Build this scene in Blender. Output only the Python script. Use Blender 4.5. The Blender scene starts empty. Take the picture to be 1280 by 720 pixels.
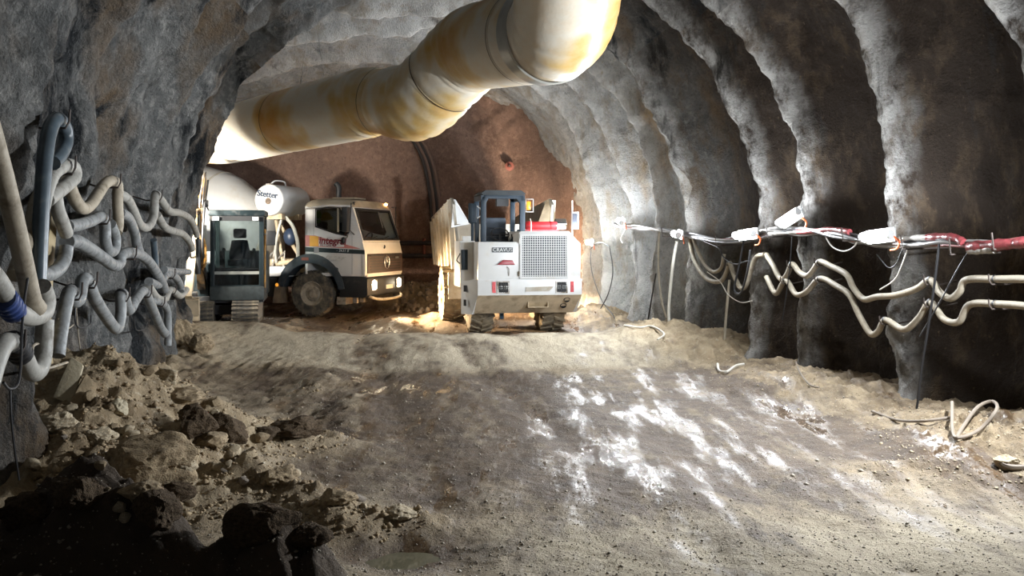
import bpy, bmesh, math, random
import numpy as np
from mathutils import Vector, Matrix, Euler
random.seed(7); RNG = np.random.default_rng(11)
scene = bpy.context.scene
C = scene.collection
# ------------------------------------------------------------------ camera, world, exposure
F = 1244.0; HZ = 300.0; CAMH = 2.0          # focal length in px, horizon row, camera height
cd = bpy.data.cameras.new('camera'); cam = bpy.data.objects.new('camera', cd); C.objects.link(cam)
cam.location = (0, 0, CAMH); cam.rotation_euler = (math.pi/2, 0, 0)
cd.sensor_width = 36.0; cd.lens = 36.0*F/1280.0; cd.shift_y = -(360.0-HZ)/1280.0
cd.clip_start = 0.05; cd.clip_end = 200
scene.camera = cam
world = bpy.data.worlds.new('world'); scene.world = world; world.use_nodes = True
world.node_tree.nodes['Background'].inputs[0].default_value = (0.62, 0.72, 0.85, 1)
world.node_tree.nodes['Background'].inputs[1].default_value = 0.10
scene.view_settings.view_transform = 'Standard'; scene.view_settings.look = 'None'
scene.view_settings.gamma = 1.0; scene.view_settings.use_curve_mapping = False
scene.view_settings.exposure = 1.05
LAMP_W = 190.0

def P(px, py, Y): return Vector(((px-640)/F*Y, Y, CAMH-(py-HZ)/F*Y))
def smooth(a, b, x):
    t = np.clip((np.asarray(x, float)-a)/(b-a), 0, 1); return t*t*(3-2*t)
# ------------------------------------------------------------------ numpy noise
def _hash(ix, iy, iz, seed):
    h = (ix*374761393 + iy*668265263 + iz*2147483647 + seed*974711) & 0xFFFFFFFF
    h = ((h ^ (h >> 13))*1274126177) & 0xFFFFFFFF
    h = ((h ^ (h >> 16))*2246822519) & 0xFFFFFFFF
    return ((h ^ (h >> 15)) & 0xFFFF)/65535.0*2-1
def vnoise(x, y, z, seed=0):
    x, y, z = np.broadcast_arrays(np.asarray(x, float), np.asarray(y, float), np.asarray(z, float))
    ix, iy, iz = (np.floor(a).astype(np.int64) for a in (x, y, z))
    fx, fy, fz = x-ix, y-iy, z-iz
    u, v, w = (t*t*t*(t*(t*6-15)+10) for t in (fx, fy, fz))
    def hh(a, b, c): return _hash(ix+a, iy+b, iz+c, seed)
    def lerp(a, b, t): return a+(b-a)*t
    return lerp(lerp(lerp(hh(0,0,0), hh(1,0,0), u), lerp(hh(0,1,0), hh(1,1,0), u), v),
                lerp(lerp(hh(0,0,1), hh(1,0,1), u), lerp(hh(0,1,1), hh(1,1,1), u), v), w)
def fbm(x, y, z, octv=4, seed=0, gain=.5):
    s = 0; a = 1.0; f = 1.0; n = 0
    for o in range(octv):
        s = s + a*vnoise(np.asarray(x)*f, np.asarray(y)*f, np.asarray(z)*f, seed+o*17); n += a; a *= gain; f *= 2.03
    return s/n
def billow(x, y, z, octv=4, seed=0):
    s = 0; a = 1.0; f = 1.0; n = 0
    for o in range(octv):
        s = s + a*np.abs(vnoise(np.asarray(x)*f, np.asarray(y)*f, np.asarray(z)*f, seed+o*17)); n += a; a *= .5; f *= 2.07
    return s/n
# ------------------------------------------------------------------ materials
MATS = {}
def node(nt, t, **kw):
    n = nt.nodes.new(t)
    for k, v in kw.items(): setattr(n, k, v)
    return n
def pmat(name, col, rough=.6, metal=0.0, var=0.0, vscale=6.0, bump=0.0, bscale=40.0, dirt=None, dscale=3.0, dlo=.45, dhi=.65,
         emit=None, estr=0.0, spec=.5, coat=0.0, stretch=(1, 1, 1), coord='Object', drough=.9):
    if name in MATS: return MATS[name]
    m = bpy.data.materials.new(name); m.use_nodes = True; nt = m.node_tree
    b = nt.nodes['Principled BSDF']
    b.inputs['Roughness'].default_value = rough; b.inputs['Metallic'].default_value = metal
    b.inputs['Specular IOR Level'].default_value = spec; b.inputs['Coat Weight'].default_value = coat
    b.inputs['Base Color'].default_value = (*col, 1)
    tc = node(nt, 'ShaderNodeTexCoord'); mp = node(nt, 'ShaderNodeMapping'); mp.inputs['Scale'].default_value = stretch
    nt.links.new(tc.outputs[coord], mp.inputs[0])
    cur = None
    if var or dirt:
        n1 = node(nt, 'ShaderNodeTexNoise'); n1.inputs['Scale'].default_value = vscale; n1.inputs['Detail'].default_value = 6
        nt.links.new(mp.outputs[0], n1.inputs['Vector'])
        r = node(nt, 'ShaderNodeValToRGB'); r.color_ramp.elements[0].position = .3; r.color_ramp.elements[1].position = .7
        r.color_ramp.elements[0].color = (*[c*(1-var) for c in col], 1); r.color_ramp.elements[1].color = (*[min(1, c*(1+var)) for c in col], 1)
        nt.links.new(n1.outputs['Fac'], r.inputs[0]); cur = r.outputs[0]
    if dirt:
        n2 = node(nt, 'ShaderNodeTexNoise'); n2.inputs['Scale'].default_value = dscale; n2.inputs['Detail'].default_value = 8; n2.inputs['Roughness'].default_value = .65
        nt.links.new(mp.outputs[0], n2.inputs['Vector'])
        mr = node(nt, 'ShaderNodeMapRange'); mr.inputs['From Min'].default_value = dlo; mr.inputs['From Max'].default_value = dhi
        nt.links.new(n2.outputs['Fac'], mr.inputs[0])
        mx = node(nt, 'ShaderNodeMix', data_type='RGBA'); nt.links.new(mr.outputs[0], mx.inputs[0])
        nt.links.new(cur, mx.inputs[6]); mx.inputs[7].default_value = (*dirt, 1); cur = mx.outputs[2]
        rr = node(nt, 'ShaderNodeMapRange'); rr.inputs['To Min'].default_value = rough; rr.inputs['To Max'].default_value = drough
        nt.links.new(mr.outputs[0], rr.inputs[0]); nt.links.new(rr.outputs[0], b.inputs['Roughness'])
    if cur is not None: nt.links.new(cur, b.inputs['Base Color'])
    if bump:
        n3 = node(nt, 'ShaderNodeTexNoise'); n3.inputs['Scale'].default_value = bscale; n3.inputs['Detail'].default_value = 5
        nt.links.new(mp.outputs[0], n3.inputs['Vector'])
        bp = node(nt, 'ShaderNodeBump'); bp.inputs['Strength'].default_value = bump; bp.inputs['Distance'].default_value = .02
        nt.links.new(n3.outputs['Fac'], bp.inputs['Height']); nt.links.new(bp.outputs[0], b.inputs['Normal'])
    if emit:
        b.inputs['Emission Color'].default_value = (*emit, 1); b.inputs['Emission Strength'].default_value = estr
    MATS[name] = m; return m
def glass_mat(name, tint=(.55, .6, .6), gloss=.10):
    if name in MATS: return MATS[name]
    m = bpy.data.materials.new(name); m.use_nodes = True; nt = m.node_tree; nt.nodes.clear()
    o = node(nt, 'ShaderNodeOutputMaterial'); mx = node(nt, 'ShaderNodeMixShader'); t = node(nt, 'ShaderNodeBsdfTransparent'); g = node(nt, 'ShaderNodeBsdfGlossy')
    t.inputs[0].default_value = (*tint, 1); g.inputs['Roughness'].default_value = .04; mx.inputs[0].default_value = gloss
    nt.links.new(t.outputs[0], mx.inputs[1]); nt.links.new(g.outputs[0], mx.inputs[2]); nt.links.new(mx.outputs[0], o.inputs[0])
    MATS[name] = m; return m

def rock_mat(name, cols, wetcol, stain_lo, stain_hi, brown, brown_rng, bump=.6, fine=28.0, rough=.85, zone=None, lichen=None, crest_light=None):
    """sprayed concrete / rock: three-tone mottling, brown patches, dark wet runs that go down the wall"""
    m = bpy.data.materials.new(name); m.use_nodes = True; nt = m.node_tree; L = nt.links
    b = nt.nodes['Principled BSDF']; g = node(nt, 'ShaderNodeNewGeometry'); b.inputs['Specular IOR Level'].default_value = .25
    def noise(scale, detail, stretch=(1, 1, 1), rgh=.6):
        mp = node(nt, 'ShaderNodeMapping'); mp.inputs['Scale'].default_value = stretch; L.new(g.outputs['Position'], mp.inputs[0])
        n = node(nt, 'ShaderNodeTexNoise'); n.inputs['Scale'].default_value = scale; n.inputs['Detail'].default_value = detail; n.inputs['Roughness'].default_value = rgh
        L.new(mp.outputs[0], n.inputs['Vector']); return n.outputs['Fac']
    def rng(v, a, c, lo=0., hi=1.):
        r = node(nt, 'ShaderNodeMapRange'); r.inputs['From Min'].default_value = a; r.inputs['From Max'].default_value = c
        r.inputs['To Min'].default_value = lo; r.inputs['To Max'].default_value = hi; L.new(v, r.inputs[0]); return r.outputs[0]
    def mix(fac, a, c):
        x = node(nt, 'ShaderNodeMix', data_type='RGBA'); L.new(fac, x.inputs[0])
        for s, i in ((a, 6), (c, 7)):
            if isinstance(s, tuple): x.inputs[i].default_value = (*s, 1)
            else: L.new(s, x.inputs[i])
        return x.outputs[2]
    def mul(a, c):
        x = node(nt, 'ShaderNodeMath', operation='MULTIPLY', use_clamp=True); L.new(a, x.inputs[0]); L.new(c, x.inputs[1]); return x.outputs[0]
    base = mix(rng(noise(1.3, 6), .35, .65), cols[0], cols[1])
    base = mix(rng(noise(7.0, 8, rgh=.7), .48, .7), base, cols[2])
    base = mix(rng(noise(.9, 5, (1, 1, .5)), *brown_rng), base, brown)
    base = mix(rng(noise(22.0, 5, (1, 1, .7), .7), .53, .66, 0, .55), base, tuple(c*.35 for c in cols[0]))
    if zone:   # a darker stretch of wall: (colour, axis, from, to)
        sp = node(nt, 'ShaderNodeSeparateXYZ'); L.new(g.outputs['Position'], sp.inputs[0])
        z = rng(sp.outputs[zone[1][0][0]], *zone[1][0][1:])
        for q in zone[1][1:]: z = mul(z, rng(sp.outputs[q[0]], *q[1:]))
        z2 = rng(noise(1.1, 7, (1, 1, .6)), .0, .34)
        base = mix(mul(z, z2), base, zone[0])
    if crest_light:   # pale streaks on the rib crests, painted in place of lamp light
        ca = node(nt, 'ShaderNodeAttribute', attribute_name='crest_light'); base = mix(mul(ca.outputs['Fac'], rng(noise(3.0, 7, (1, 1, .7), .7), .36, .56)), base, crest_light)
    if lichen: base = mix(rng(noise(2.6, 8, (1, 1, .45), .72), .50, .66, 0, .8), base, tuple(c*.85 for c in lichen)); base = mix(rng(noise(14.0, 6, (1, 1, .5), .75), .60, .70), base, lichen)
    st = rng(noise(1.0, 7, (1.3, 1.3, .22), .7), stain_lo, stain_hi)
    base = mix(st, base, wetcol); L.new(base, b.inputs['Base Color'])
    L.new(rng(st, 0, 1, rough, .38), b.inputs['Roughness'])
    bp = node(nt, 'ShaderNodeBump'); bp.inputs['Strength'].default_value = bump; bp.inputs['Distance'].default_value = .05
    a = node(nt, 'ShaderNodeMath', operation='ADD'); L.new(noise(fine, 6, rgh=.7), a.inputs[0]); L.new(noise(6.0, 8, rgh=.75), a.inputs[1])
    bp.inputs['Distance'].default_value = .09
    L.new(a.outputs[0], bp.inputs['Height']); L.new(bp.outputs[0], b.inputs['Normal'])
    MATS[name] = m; return m

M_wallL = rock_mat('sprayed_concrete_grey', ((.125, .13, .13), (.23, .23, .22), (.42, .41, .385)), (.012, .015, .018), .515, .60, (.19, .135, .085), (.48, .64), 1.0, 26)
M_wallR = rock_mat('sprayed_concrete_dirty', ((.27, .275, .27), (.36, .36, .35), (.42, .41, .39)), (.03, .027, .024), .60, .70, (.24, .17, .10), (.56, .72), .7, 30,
                   zone=((.042, .031, .023), ((1, 18.6, 16.2),)), lichen=(.30, .25, .18), crest_light=(.50, .49, .47))
M_wallRA = rock_mat('sprayed_concrete_dark', ((.10, .10, .097), (.16, .155, .147), (.23, .22, .20)), (.02, .017, .014), .56, .66, (.17, .115, .065), (.48, .64), 1.0, 28,
                   zone=((.032, .0215, .0145), ((1, 18.0, 16.6),)), lichen=(.12, .083, .05), crest_light=(.50, .49, .47))
M_ceil = rock_mat('sprayed_concrete_vault', ((.20, .205, .20), (.30, .30, .29), (.36, .355, .34)), (.05, .055, .06), .62, .76, (.22, .18, .13), (.62, .8), .6, 26, zone=((.05, .040, .032), ((1, 17.5, 15.0), (0, .9, 2.6))), crest_light=(.40, .39, .37))
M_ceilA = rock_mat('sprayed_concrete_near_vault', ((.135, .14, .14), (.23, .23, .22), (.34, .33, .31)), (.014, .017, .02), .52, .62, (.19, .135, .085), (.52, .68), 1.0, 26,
                   zone=((.034, .024, .017), ((1, 18.0, 16.6), (0, .4, 2.2))), crest_light=(.36, .355, .34))
M_back = rock_mat('red_brown_sprayed_rock', ((.17, .105, .078), (.24, .152, .115), (.31, .205, .155)), (.055, .04, .034), .60, .85, (.20, .13, .10), (.5, .7), .5, 22, .75)

def soil_mat():
    m = bpy.data.materials.new('wet_muddy_ground'); m.use_nodes = True; nt = m.node_tree; L = nt.links
    b = nt.nodes['Principled BSDF']; g = node(nt, 'ShaderNodeNewGeometry')
    def noise(scale, detail, stretch=(1, 1, 1), rgh=.6):
        mp = node(nt, 'ShaderNodeMapping'); mp.inputs['Scale'].default_value = stretch; L.new(g.outputs['Position'], mp.inputs[0])
        n = node(nt, 'ShaderNodeTexNoise'); n.inputs['Scale'].default_value = scale; n.inputs['Detail'].default_value = detail; n.inputs['Roughness'].default_value = rgh
        L.new(mp.outputs[0], n.inputs['Vector']); return n.outputs['Fac']
    def rng(v, a, c, lo=0., hi=1.):
        r = node(nt, 'ShaderNodeMapRange'); r.inputs['From Min'].default_value = a; r.inputs['From Max'].default_value = c
        r.inputs['To Min'].default_value = lo; r.inputs['To Max'].default_value = hi; L.new(v, r.inputs[0]); return r.outputs[0]
    def mix(fac, a, c):
        x = node(nt, 'ShaderNodeMix', data_type='RGBA'); L.new(fac, x.inputs[0])
        for s, i in ((a, 6), (c, 7)):
            if isinstance(s, tuple): x.inputs[i].default_value = (*s, 1)
            else: L.new(s, x.inputs[i])
        return x.outputs[2]
    wa = node(nt, 'ShaderNodeAttribute', attribute_name='wet'); ba = node(nt, 'ShaderNodeAttribute', attribute_name='bank')
    road = mix(rng(noise(1.6, 7), .35, .68), (.24, .18, .11), (.36, .30, .215))
    road = mix(rng(noise(30, 5), .55, .7), road, (.17, .14, .10))
    bank = mix(rng(noise(2.2, 8, rgh=.7), .35, .62), (.20, .142, .080), (.47, .37, .24))
    bank = mix(rng(noise(16, 6), .58, .7), bank, (.53, .45, .33))
    da = node(nt, 'ShaderNodeAttribute', attribute_name='heap_shade'); bank = mix(da.outputs['Fac'], bank, (.075, .055, .038))  # shade of the foreground heap, painted into the bank colour
    pa_ = node(nt, 'ShaderNodeAttribute', attribute_name='pale'); road = mix(pa_.outputs['Fac'], road, (.46, .395, .29))
    dry = mix(ba.outputs['Fac'], road, bank)
    # wetness breaks up along the direction of travel
    ad = node(nt, 'ShaderNodeMath', operation='ADD'); L.new(wa.outputs['Fac'], ad.inputs[0]); L.new(rng(noise(2.6, 8, (1.5, .55, 1), .7), .25, .75, -.5, .5), ad.inputs[1])
    wet = rng(ad.outputs[0], .08, .66)
    # standing water film only in streaks along the wheel tracks
    fm = node(nt, 'ShaderNodeMath', operation='MULTIPLY', use_clamp=True); L.new(wet, fm.inputs[0]); L.new(rng(noise(1.15, 6, (2.6, .42, 1), .62), .495, .60), fm.inputs[1])
    wetc = mix(rng(noise(3.0, 5), .35, .65), (.058, .036, .020), (.112, .074, .043))
    L.new(mix(wet, dry, wetc), b.inputs['Base Color'])
    rw = rng(wet, 0, 1, .90, .66); rm = node(nt, 'ShaderNodeMix', data_type='FLOAT'); L.new(fm.outputs[0], rm.inputs[0]); L.new(rw, rm.inputs[2]); rm.inputs[3].default_value = .17
    L.new(rm.outputs[0], b.inputs['Roughness']); b.inputs['Specular IOR Level'].default_value = .35
    bp = node(nt, 'ShaderNodeBump'); L.new(rng(fm.outputs[0], 0, 1, .75, .12), bp.inputs['Strength']); bp.inputs['Distance'].default_value = .045
    a = node(nt, 'ShaderNodeMath', operation='ADD'); L.new(noise(34, 6, rgh=.7), a.inputs[0]); L.new(noise(9, 6, (1, .6, 1), .65), a.inputs[1])
    L.new(a.outputs[0], bp.inputs['Height']); L.new(bp.outputs[0], b.inputs['Normal'])
    return m
M_soil = soil_mat()
# ------------------------------------------------------------------ mesh builder
def cat_rom(pts, n=6):
    pts = [Vector(p) for p in pts]
    if len(pts) < 3: return pts
    q = [pts[0]*2-pts[1]]+pts+[pts[-1]*2-pts[-2]]; out = []
    for i in range(1, len(q)-2):
        for k in range(n):
            t = k/n; a, b, c, d = q[i-1], q[i], q[i+1], q[i+2]
            out.append(.5*((2*b)+(c-a)*t+(2*a-5*b+4*c-d)*t*t+(3*b-a-3*c+d)*t**3))
    out.append(pts[-1]); return out
class MB:
    def __init__(s): s.v = []; s.f = []
    def add(s, vs, fs):
        o = len(s.v); s.v += [tuple(v) for v in vs]; s.f += [tuple(i+o for i in f) for f in fs]; return s
    def box(s, c, d, rot=None):
        hx, hy, hz = (k/2 for k in d)
        vs = [Vector((x, y, z)) for x in (-hx, hx) for y in (-hy, hy) for z in (-hz, hz)]
        if rot:
            R = Euler(rot).to_matrix(); vs = [R @ v for v in vs]
        return s.add([v+Vector(c) for v in vs], [(0,1,3,2), (4,6,7,5), (0,4,5,1), (2,3,7,6), (0,2,6,4), (1,5,7,3)])
    def bb(s, x0, x1, y0, y1, z0, z1): return s.box(((x0+x1)/2, (y0+y1)/2, (z0+z1)/2), (x1-x0, y1-y0, z1-z0))
    def prism(s, poly, ax, a, b):
        def mk(p, t): return {'x': (t, p[0], p[1]), 'y': (p[0], t, p[1]), 'z': (p[0], p[1], t)}[ax]
        n = len(poly)
        return s.add([mk(p, a) for p in poly]+[mk(p, b) for p in poly],
                     [tuple(range(n)), tuple(range(2*n-1, n-1, -1))]+[(i, i+n, (i+1) % n+n, (i+1) % n) for i in range(n)])
    def ring(s, out, inn, ax, a, b):
        def mk(p, t): return {'x': (t, p[0], p[1]), 'y': (p[0], t, p[1]), 'z': (p[0], p[1], t)}[ax]
        n = len(out); vs = [mk(p, t) for t in (a, b) for l in (out, inn) for p in l]; fs = []
        for i in range(n):
            j = (i+1) % n
            fs += [(i, j, n+j, n+i), (2*n+i, 3*n+i, 3*n+j, 2*n+j), (i, 2*n+i, 2*n+j, j), (n+i, n+j, 3*n+j, 3*n+i)]
        return s.add(vs, fs)
    def tube(s, pts, r, n=10, caps=True, up=None):
        pts = [Vector(p) for p in pts]; m = len(pts); rs = r if hasattr(r, '__len__') else [r]*m
        T = [(pts[min(i+1, m-1)]-pts[max(i-1, 0)]).normalized() for i in range(m)]
        u = Vector(up) if up else (Vector((0, 0, 1)) if abs(T[0].z) < .9 else Vector((1, 0, 0)))
        u = (u-T[0]*u.dot(T[0])).normalized(); vs = []; fs = []
        for i in range(m):
            u = u-T[i]*u.dot(T[i])
            u = u.normalized() if u.length > 1e-6 else T[i].orthogonal().normalized()
            w = T[i].cross(u)
            for k in range(n):
                a = 2*math.pi*k/n; vs.append(pts[i]+(u*math.cos(a)+w*math.sin(a))*rs[i])
        for i in range(m-1):
            for k in range(n):
                k2 = (k+1) % n; fs.append((i*n+k, i*n+k2, (i+1)*n+k2, (i+1)*n+k))
        if caps: fs += [tuple(range(n-1, -1, -1)), tuple((m-1)*n+k for k in range(n))]
        return s.add(vs, fs)
    def cyl(s, a, b, r, n=16, r2=None): return s.tube([a, b], [r, r if r2 is None else r2], n)
    def lathe(s, prof, o=(0, 0, 0), ax=(0, 0, 1), n=32, closed=False):
        """prof: list of (radius, height along axis)"""
        A = Vector(ax).normalized(); U = A.orthogonal().normalized(); W = A.cross(U); O = Vector(o); m = len(prof); vs = []; fs = []
        for r, h in prof:
            for k in range(n):
                a = 2*math.pi*k/n; vs.append(O+A*h+(U*math.cos(a)+W*math.sin(a))*r)
        for i in range(m if closed else m-1):
            i2 = (i+1) % m
            for k in range(n):
                k2 = (k+1) % n; fs.append((i*n+k, i*n+k2, i2*n+k2, i2*n+k))
        return s.add(vs, fs)
    def ball(s, c, r, sc=(1, 1, 1), n=16, m=10):
        return s.lathe([(max(1e-4, math.sin(math.pi*i/m))*r, -math.cos(math.pi*i/m)*r) for i in range(m+1)], (0, 0, 0), n=n)._sc(c, sc, n*(m+1))
    def _sc(s, c, sc, cnt):
        for i in range(len(s.v)-cnt, len(s.v)):
            v = s.v[i]; s.v[i] = (v[0]*sc[0]+c[0], v[1]*sc[1]+c[1], v[2]*sc[2]+c[2])
        return s
    def build(s, name, mat, parent=None, smooth=35, bev=0.0, loc=None, label=None):
        me = bpy.data.meshes.new(name); me.from_pydata(s.v, [], s.f); me.update()
        bm = bmesh.new(); bm.from_mesh(me); bmesh.ops.recalc_face_normals(bm, faces=bm.faces)
        if bev:
            es = [e for e in bm.edges if len(e.link_faces) == 2 and e.calc_face_angle(0) > .5]
            bmesh.ops.bevel(bm, geom=es, offset=bev, segments=2, affect='EDGES', profile=.6)
        bm.to_mesh(me); bm.free()
        if smooth:
            me.polygons.foreach_set('use_smooth', [True]*len(me.polygons)); me.set_sharp_from_angle(angle=math.radians(smooth))
        me.materials.append(mat); o = bpy.data.objects.new(name, me); C.objects.link(o)
        if parent: o.parent = parent
        if loc is not None: o.location = loc
        if label: o['label'] = label
        return o
def thing(name, label, cat, loc=(0, 0, 0), rotz=0.0, group=None):
    o = bpy.data.objects.new(name, None); C.objects.link(o); o.location = loc; o.rotation_euler = (0, 0, rotz); o.empty_display_size = .2
    o['label'] = label; o['category'] = cat
    if group: o['group'] = group
    return o
def tag(o, label, cat, group=None, kind=None):
    o['label'] = label; o['category'] = cat
    if group: o['group'] = group
    if kind: o['kind'] = kind
    return o
def grid_obj(name, V, mat, attrs=None, flip=False, normals=None, mask=None):
    """V: (rows, cols, 3) numpy grid -> one smooth mesh"""
    R, K, _ = V.shape; idx = np.arange(R*K).reshape(R, K)
    q = np.stack([idx[:-1, :-1], idx[:-1, 1:], idx[1:, 1:], idx[1:, :-1]], -1).reshape(-1, 4)
    if flip: q = q[:, ::-1]
    me = bpy.data.meshes.new(name)
    me.vertices.add(R*K); me.vertices.foreach_set('co', V.reshape(-1).astype(np.float32))
    me.loops.add(q.size); me.loops.foreach_set('vertex_index', q.reshape(-1).astype(np.int32))
    me.polygons.add(len(q)); me.polygons.foreach_set('loop_start', np.arange(0, q.size, 4, dtype=np.int32))
    me.update(calc_edges=True); me.validate()
    me.polygons.foreach_set('use_smooth', np.ones(len(me.polygons), bool))
    for k, a in (attrs or {}).items():
        at = me.attributes.new(k, 'FLOAT', 'POINT'); at.data.foreach_set('value', a.reshape(-1).astype(np.float32))
    if normals is not None: me.normals_split_custom_set_from_vertices(normals.reshape(-1, 3).tolist())
    me.materials.append(mat); o = bpy.data.objects.new(name, me); C.objects.link(o); return o
# ------------------------------------------------------------------ tunnel shape
RIBS = np.array([-9.5, -7.2, -4.8, -2.4, 0.0, 2.4, 4.9, 7.2, 9.3, 11.6, 13.75, 15.3, 17.9, 19.5, 21.1, 23.4, 25.2, 27.2, 29.4, 32.])
def xl(y): return -2.2-.2*np.asarray(y, float)
def xr(y): return 6.95-.21*np.asarray(y, float)
YE = 18.0
def rib_pocket(y):
    i = np.clip(np.searchsorted(RIBS, y, side='right')-1, 0, len(RIBS)-2)
    u = np.clip((y-RIBS[i])/(RIBS[i+1]-RIBS[i]), 0, 1)
    return np.sin(np.pi*np.clip(u*1.06-.03, 0, 1))**.75*np.clip((RIBS[i+1]-RIBS[i])/2.2, .55, 1.15)
def vault(ys, wide, nt=330):
    """grid of points (len(ys), nt, 3): left foot -> crown -> right foot"""
    t = np.linspace(0, 1, nt); Y, T = np.meshgrid(ys, t, indexing='ij')
    L = xl(Y); R = xr(Y); k = smooth(18, 28, Y)
    zs = 2.0+.55*k; H = 4.55-1.25*k; xc = (xl(np.minimum(Y, 18))+xr(np.minimum(Y, 18)))/2+.2*k
    if wide: L = np.full_like(L, -13.2)
    a, b = .14, .86
    th = np.clip((T-a)/(b-a), 0, 1)*np.pi
    hw = np.where(th < np.pi/2, xc-L, R-xc)
    X = xc-np.cos(th)*hw; Z = zs+np.sin(th)*H
    lo = T < a; X = np.where(lo, L, X); Z = np.where(lo, -.5+(zs+.5)*T/a, Z)
    hi = T > b; X = np.where(hi, R, X); Z = np.where(hi, -.5+(zs+.5)*(1-T)/(1-b), Z)
    nx = -np.cos(th); nz = np.sin(th)*1.0
    # the wall foot flares inward a little; hollows between the steel arches
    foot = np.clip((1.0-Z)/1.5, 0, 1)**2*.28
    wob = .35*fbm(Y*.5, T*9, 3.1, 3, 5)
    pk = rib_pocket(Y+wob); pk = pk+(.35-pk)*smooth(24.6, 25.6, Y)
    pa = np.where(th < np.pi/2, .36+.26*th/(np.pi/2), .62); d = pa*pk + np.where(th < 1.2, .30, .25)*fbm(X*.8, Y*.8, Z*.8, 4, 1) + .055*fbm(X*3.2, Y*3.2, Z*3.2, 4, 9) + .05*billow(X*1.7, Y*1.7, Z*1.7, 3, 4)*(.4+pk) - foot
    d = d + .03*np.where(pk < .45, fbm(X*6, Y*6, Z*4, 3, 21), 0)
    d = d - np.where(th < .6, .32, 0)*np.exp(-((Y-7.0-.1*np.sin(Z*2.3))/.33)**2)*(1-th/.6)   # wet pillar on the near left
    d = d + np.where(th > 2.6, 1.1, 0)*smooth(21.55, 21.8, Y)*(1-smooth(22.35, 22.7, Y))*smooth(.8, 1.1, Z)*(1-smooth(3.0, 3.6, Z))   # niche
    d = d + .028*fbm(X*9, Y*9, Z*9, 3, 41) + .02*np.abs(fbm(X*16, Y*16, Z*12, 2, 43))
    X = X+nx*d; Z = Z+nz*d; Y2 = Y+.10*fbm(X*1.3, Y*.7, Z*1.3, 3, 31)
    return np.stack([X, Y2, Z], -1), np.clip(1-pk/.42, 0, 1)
def gnormals(V):
    n = np.cross(np.gradient(V, axis=1), np.gradient(V, axis=0)); n /= np.linalg.norm(n, axis=-1, keepdims=True)+1e-9
    return n
def struct(o): o['kind'] = 'structure'; return o
NT = 440; iL, iR = 138, NT-139
ysA = np.concatenate([np.linspace(-9, 4, 70)[:-1], np.linspace(4, YE, 440)])
VA, CA = vault(ysA, False, NT); NA = gnormals(VA)
ysB = np.linspace(YE, 31, 240); VB, CB = vault(ysB, True, NT)
VB[0, iR-30:] = VA[-1, iR-30:]; NB = gnormals(VB)
def cut(V, N, a, b): return np.ascontiguousarray(V[:, a:b]), np.ascontiguousarray(N[:, a:b])
def cr(a, b, Q): return {'crest_light': np.ascontiguousarray(Q[:, a:b])}
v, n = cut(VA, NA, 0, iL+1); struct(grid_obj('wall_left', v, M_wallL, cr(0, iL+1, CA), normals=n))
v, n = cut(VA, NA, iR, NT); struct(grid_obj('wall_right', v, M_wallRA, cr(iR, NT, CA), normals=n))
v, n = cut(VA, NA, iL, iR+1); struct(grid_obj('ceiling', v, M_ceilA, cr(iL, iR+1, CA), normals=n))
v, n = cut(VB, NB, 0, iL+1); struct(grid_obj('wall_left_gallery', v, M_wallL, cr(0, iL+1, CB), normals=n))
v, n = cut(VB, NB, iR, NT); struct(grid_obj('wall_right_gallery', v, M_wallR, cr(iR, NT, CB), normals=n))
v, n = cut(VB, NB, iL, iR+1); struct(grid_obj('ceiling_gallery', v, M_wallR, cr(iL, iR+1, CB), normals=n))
# end face of the narrow tunnel, facing the gallery, so the rim is solid
s = np.linspace(0, 1, 14)[:, None, None]
Vr = VA[-1][None]*(1-s)+VB[0][None]*s; Vr[1:-1, :, 1] += .12
struct(grid_obj('wall_rim', Vr[:, :NT-120], M_wallL))
# red-brown end wall, bowed, leaning over at the top
bx = np.linspace(-14.5, 4.0, 230); bz = np.linspace(-.6, 7.5, 130); Z, X = np.meshgrid(bz, bx, indexing='ij')
def back_y(X, Z):
    Y = 25.9+3.7*(1-np.exp(-np.clip(1.75-X, 0, None)/1.5))-np.clip(X-1.75, 0, None)*1.2
    return Y-.045*np.clip(Z-2.6, 0, None)**2
Yb = back_y(X, Z)+.16*fbm(X*.6, 2.0, Z*.6, 3, 51)+.035*fbm(X*3, 2.0, Z*3, 4, 52)+.25*smooth(4.9, 5.4, Z)*fbm(X*1.7, 7., Z*1.7, 4, 53)
struct(grid_obj('wall_back', np.stack([X, Yb, Z], -1), M_back, flip=True))
# ------------------------------------------------------------------ ground
HEAPS = [  # x, y, height, rx, ry, tilt
 (-3.1, 5.15, .50, .55, .42), (-2.25, 5.15, .60, .34, .36), (-1.78, 5.1, .40, .30, .34), (-1.28, 5.2, .46, .30, .34), (-.95, 5.05, .22, .26, .32),
 (-2.4, 4.3, .25, .9, .5), (-2.75, 7.2, .22, .7, .5), (-1.9, 7.55, .16, .40, .30), (-1.5, 7.25, .14, .35, .28), (-1.1, 6.85, .15, .34, .26), (-.62, 7.05, .10, .30, .18),
 (-2.9, 9.1, .26, .62, .42), (-2.05, 9.6, .20, .48, .30), (-3.4, 15.2, .10, .7, .9), (-2.6, 13.4, .10, .35, 1.2), (-1.9, 11.8, .06, .3, 1.0),
 (-3.4, 8.4, .30, .7, .6), (3.5, 8.3, .10, .7, .5), (4.2, 9.4, .16, .6, .7), (3.3, 12.8, .12, .6, 1.0), (2.9, 16.2, .20, .7, .8), (2.3, 18.0, .12, .6, .7),
 (-6.2, 17.6, .28, .5, .6), (-2.8, 28.6, .62, 1.6, .75), (-.8, 28.0, .5, 1.2, .7), (1.9, 22.5, .18, .5, 1.3)]
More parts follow.
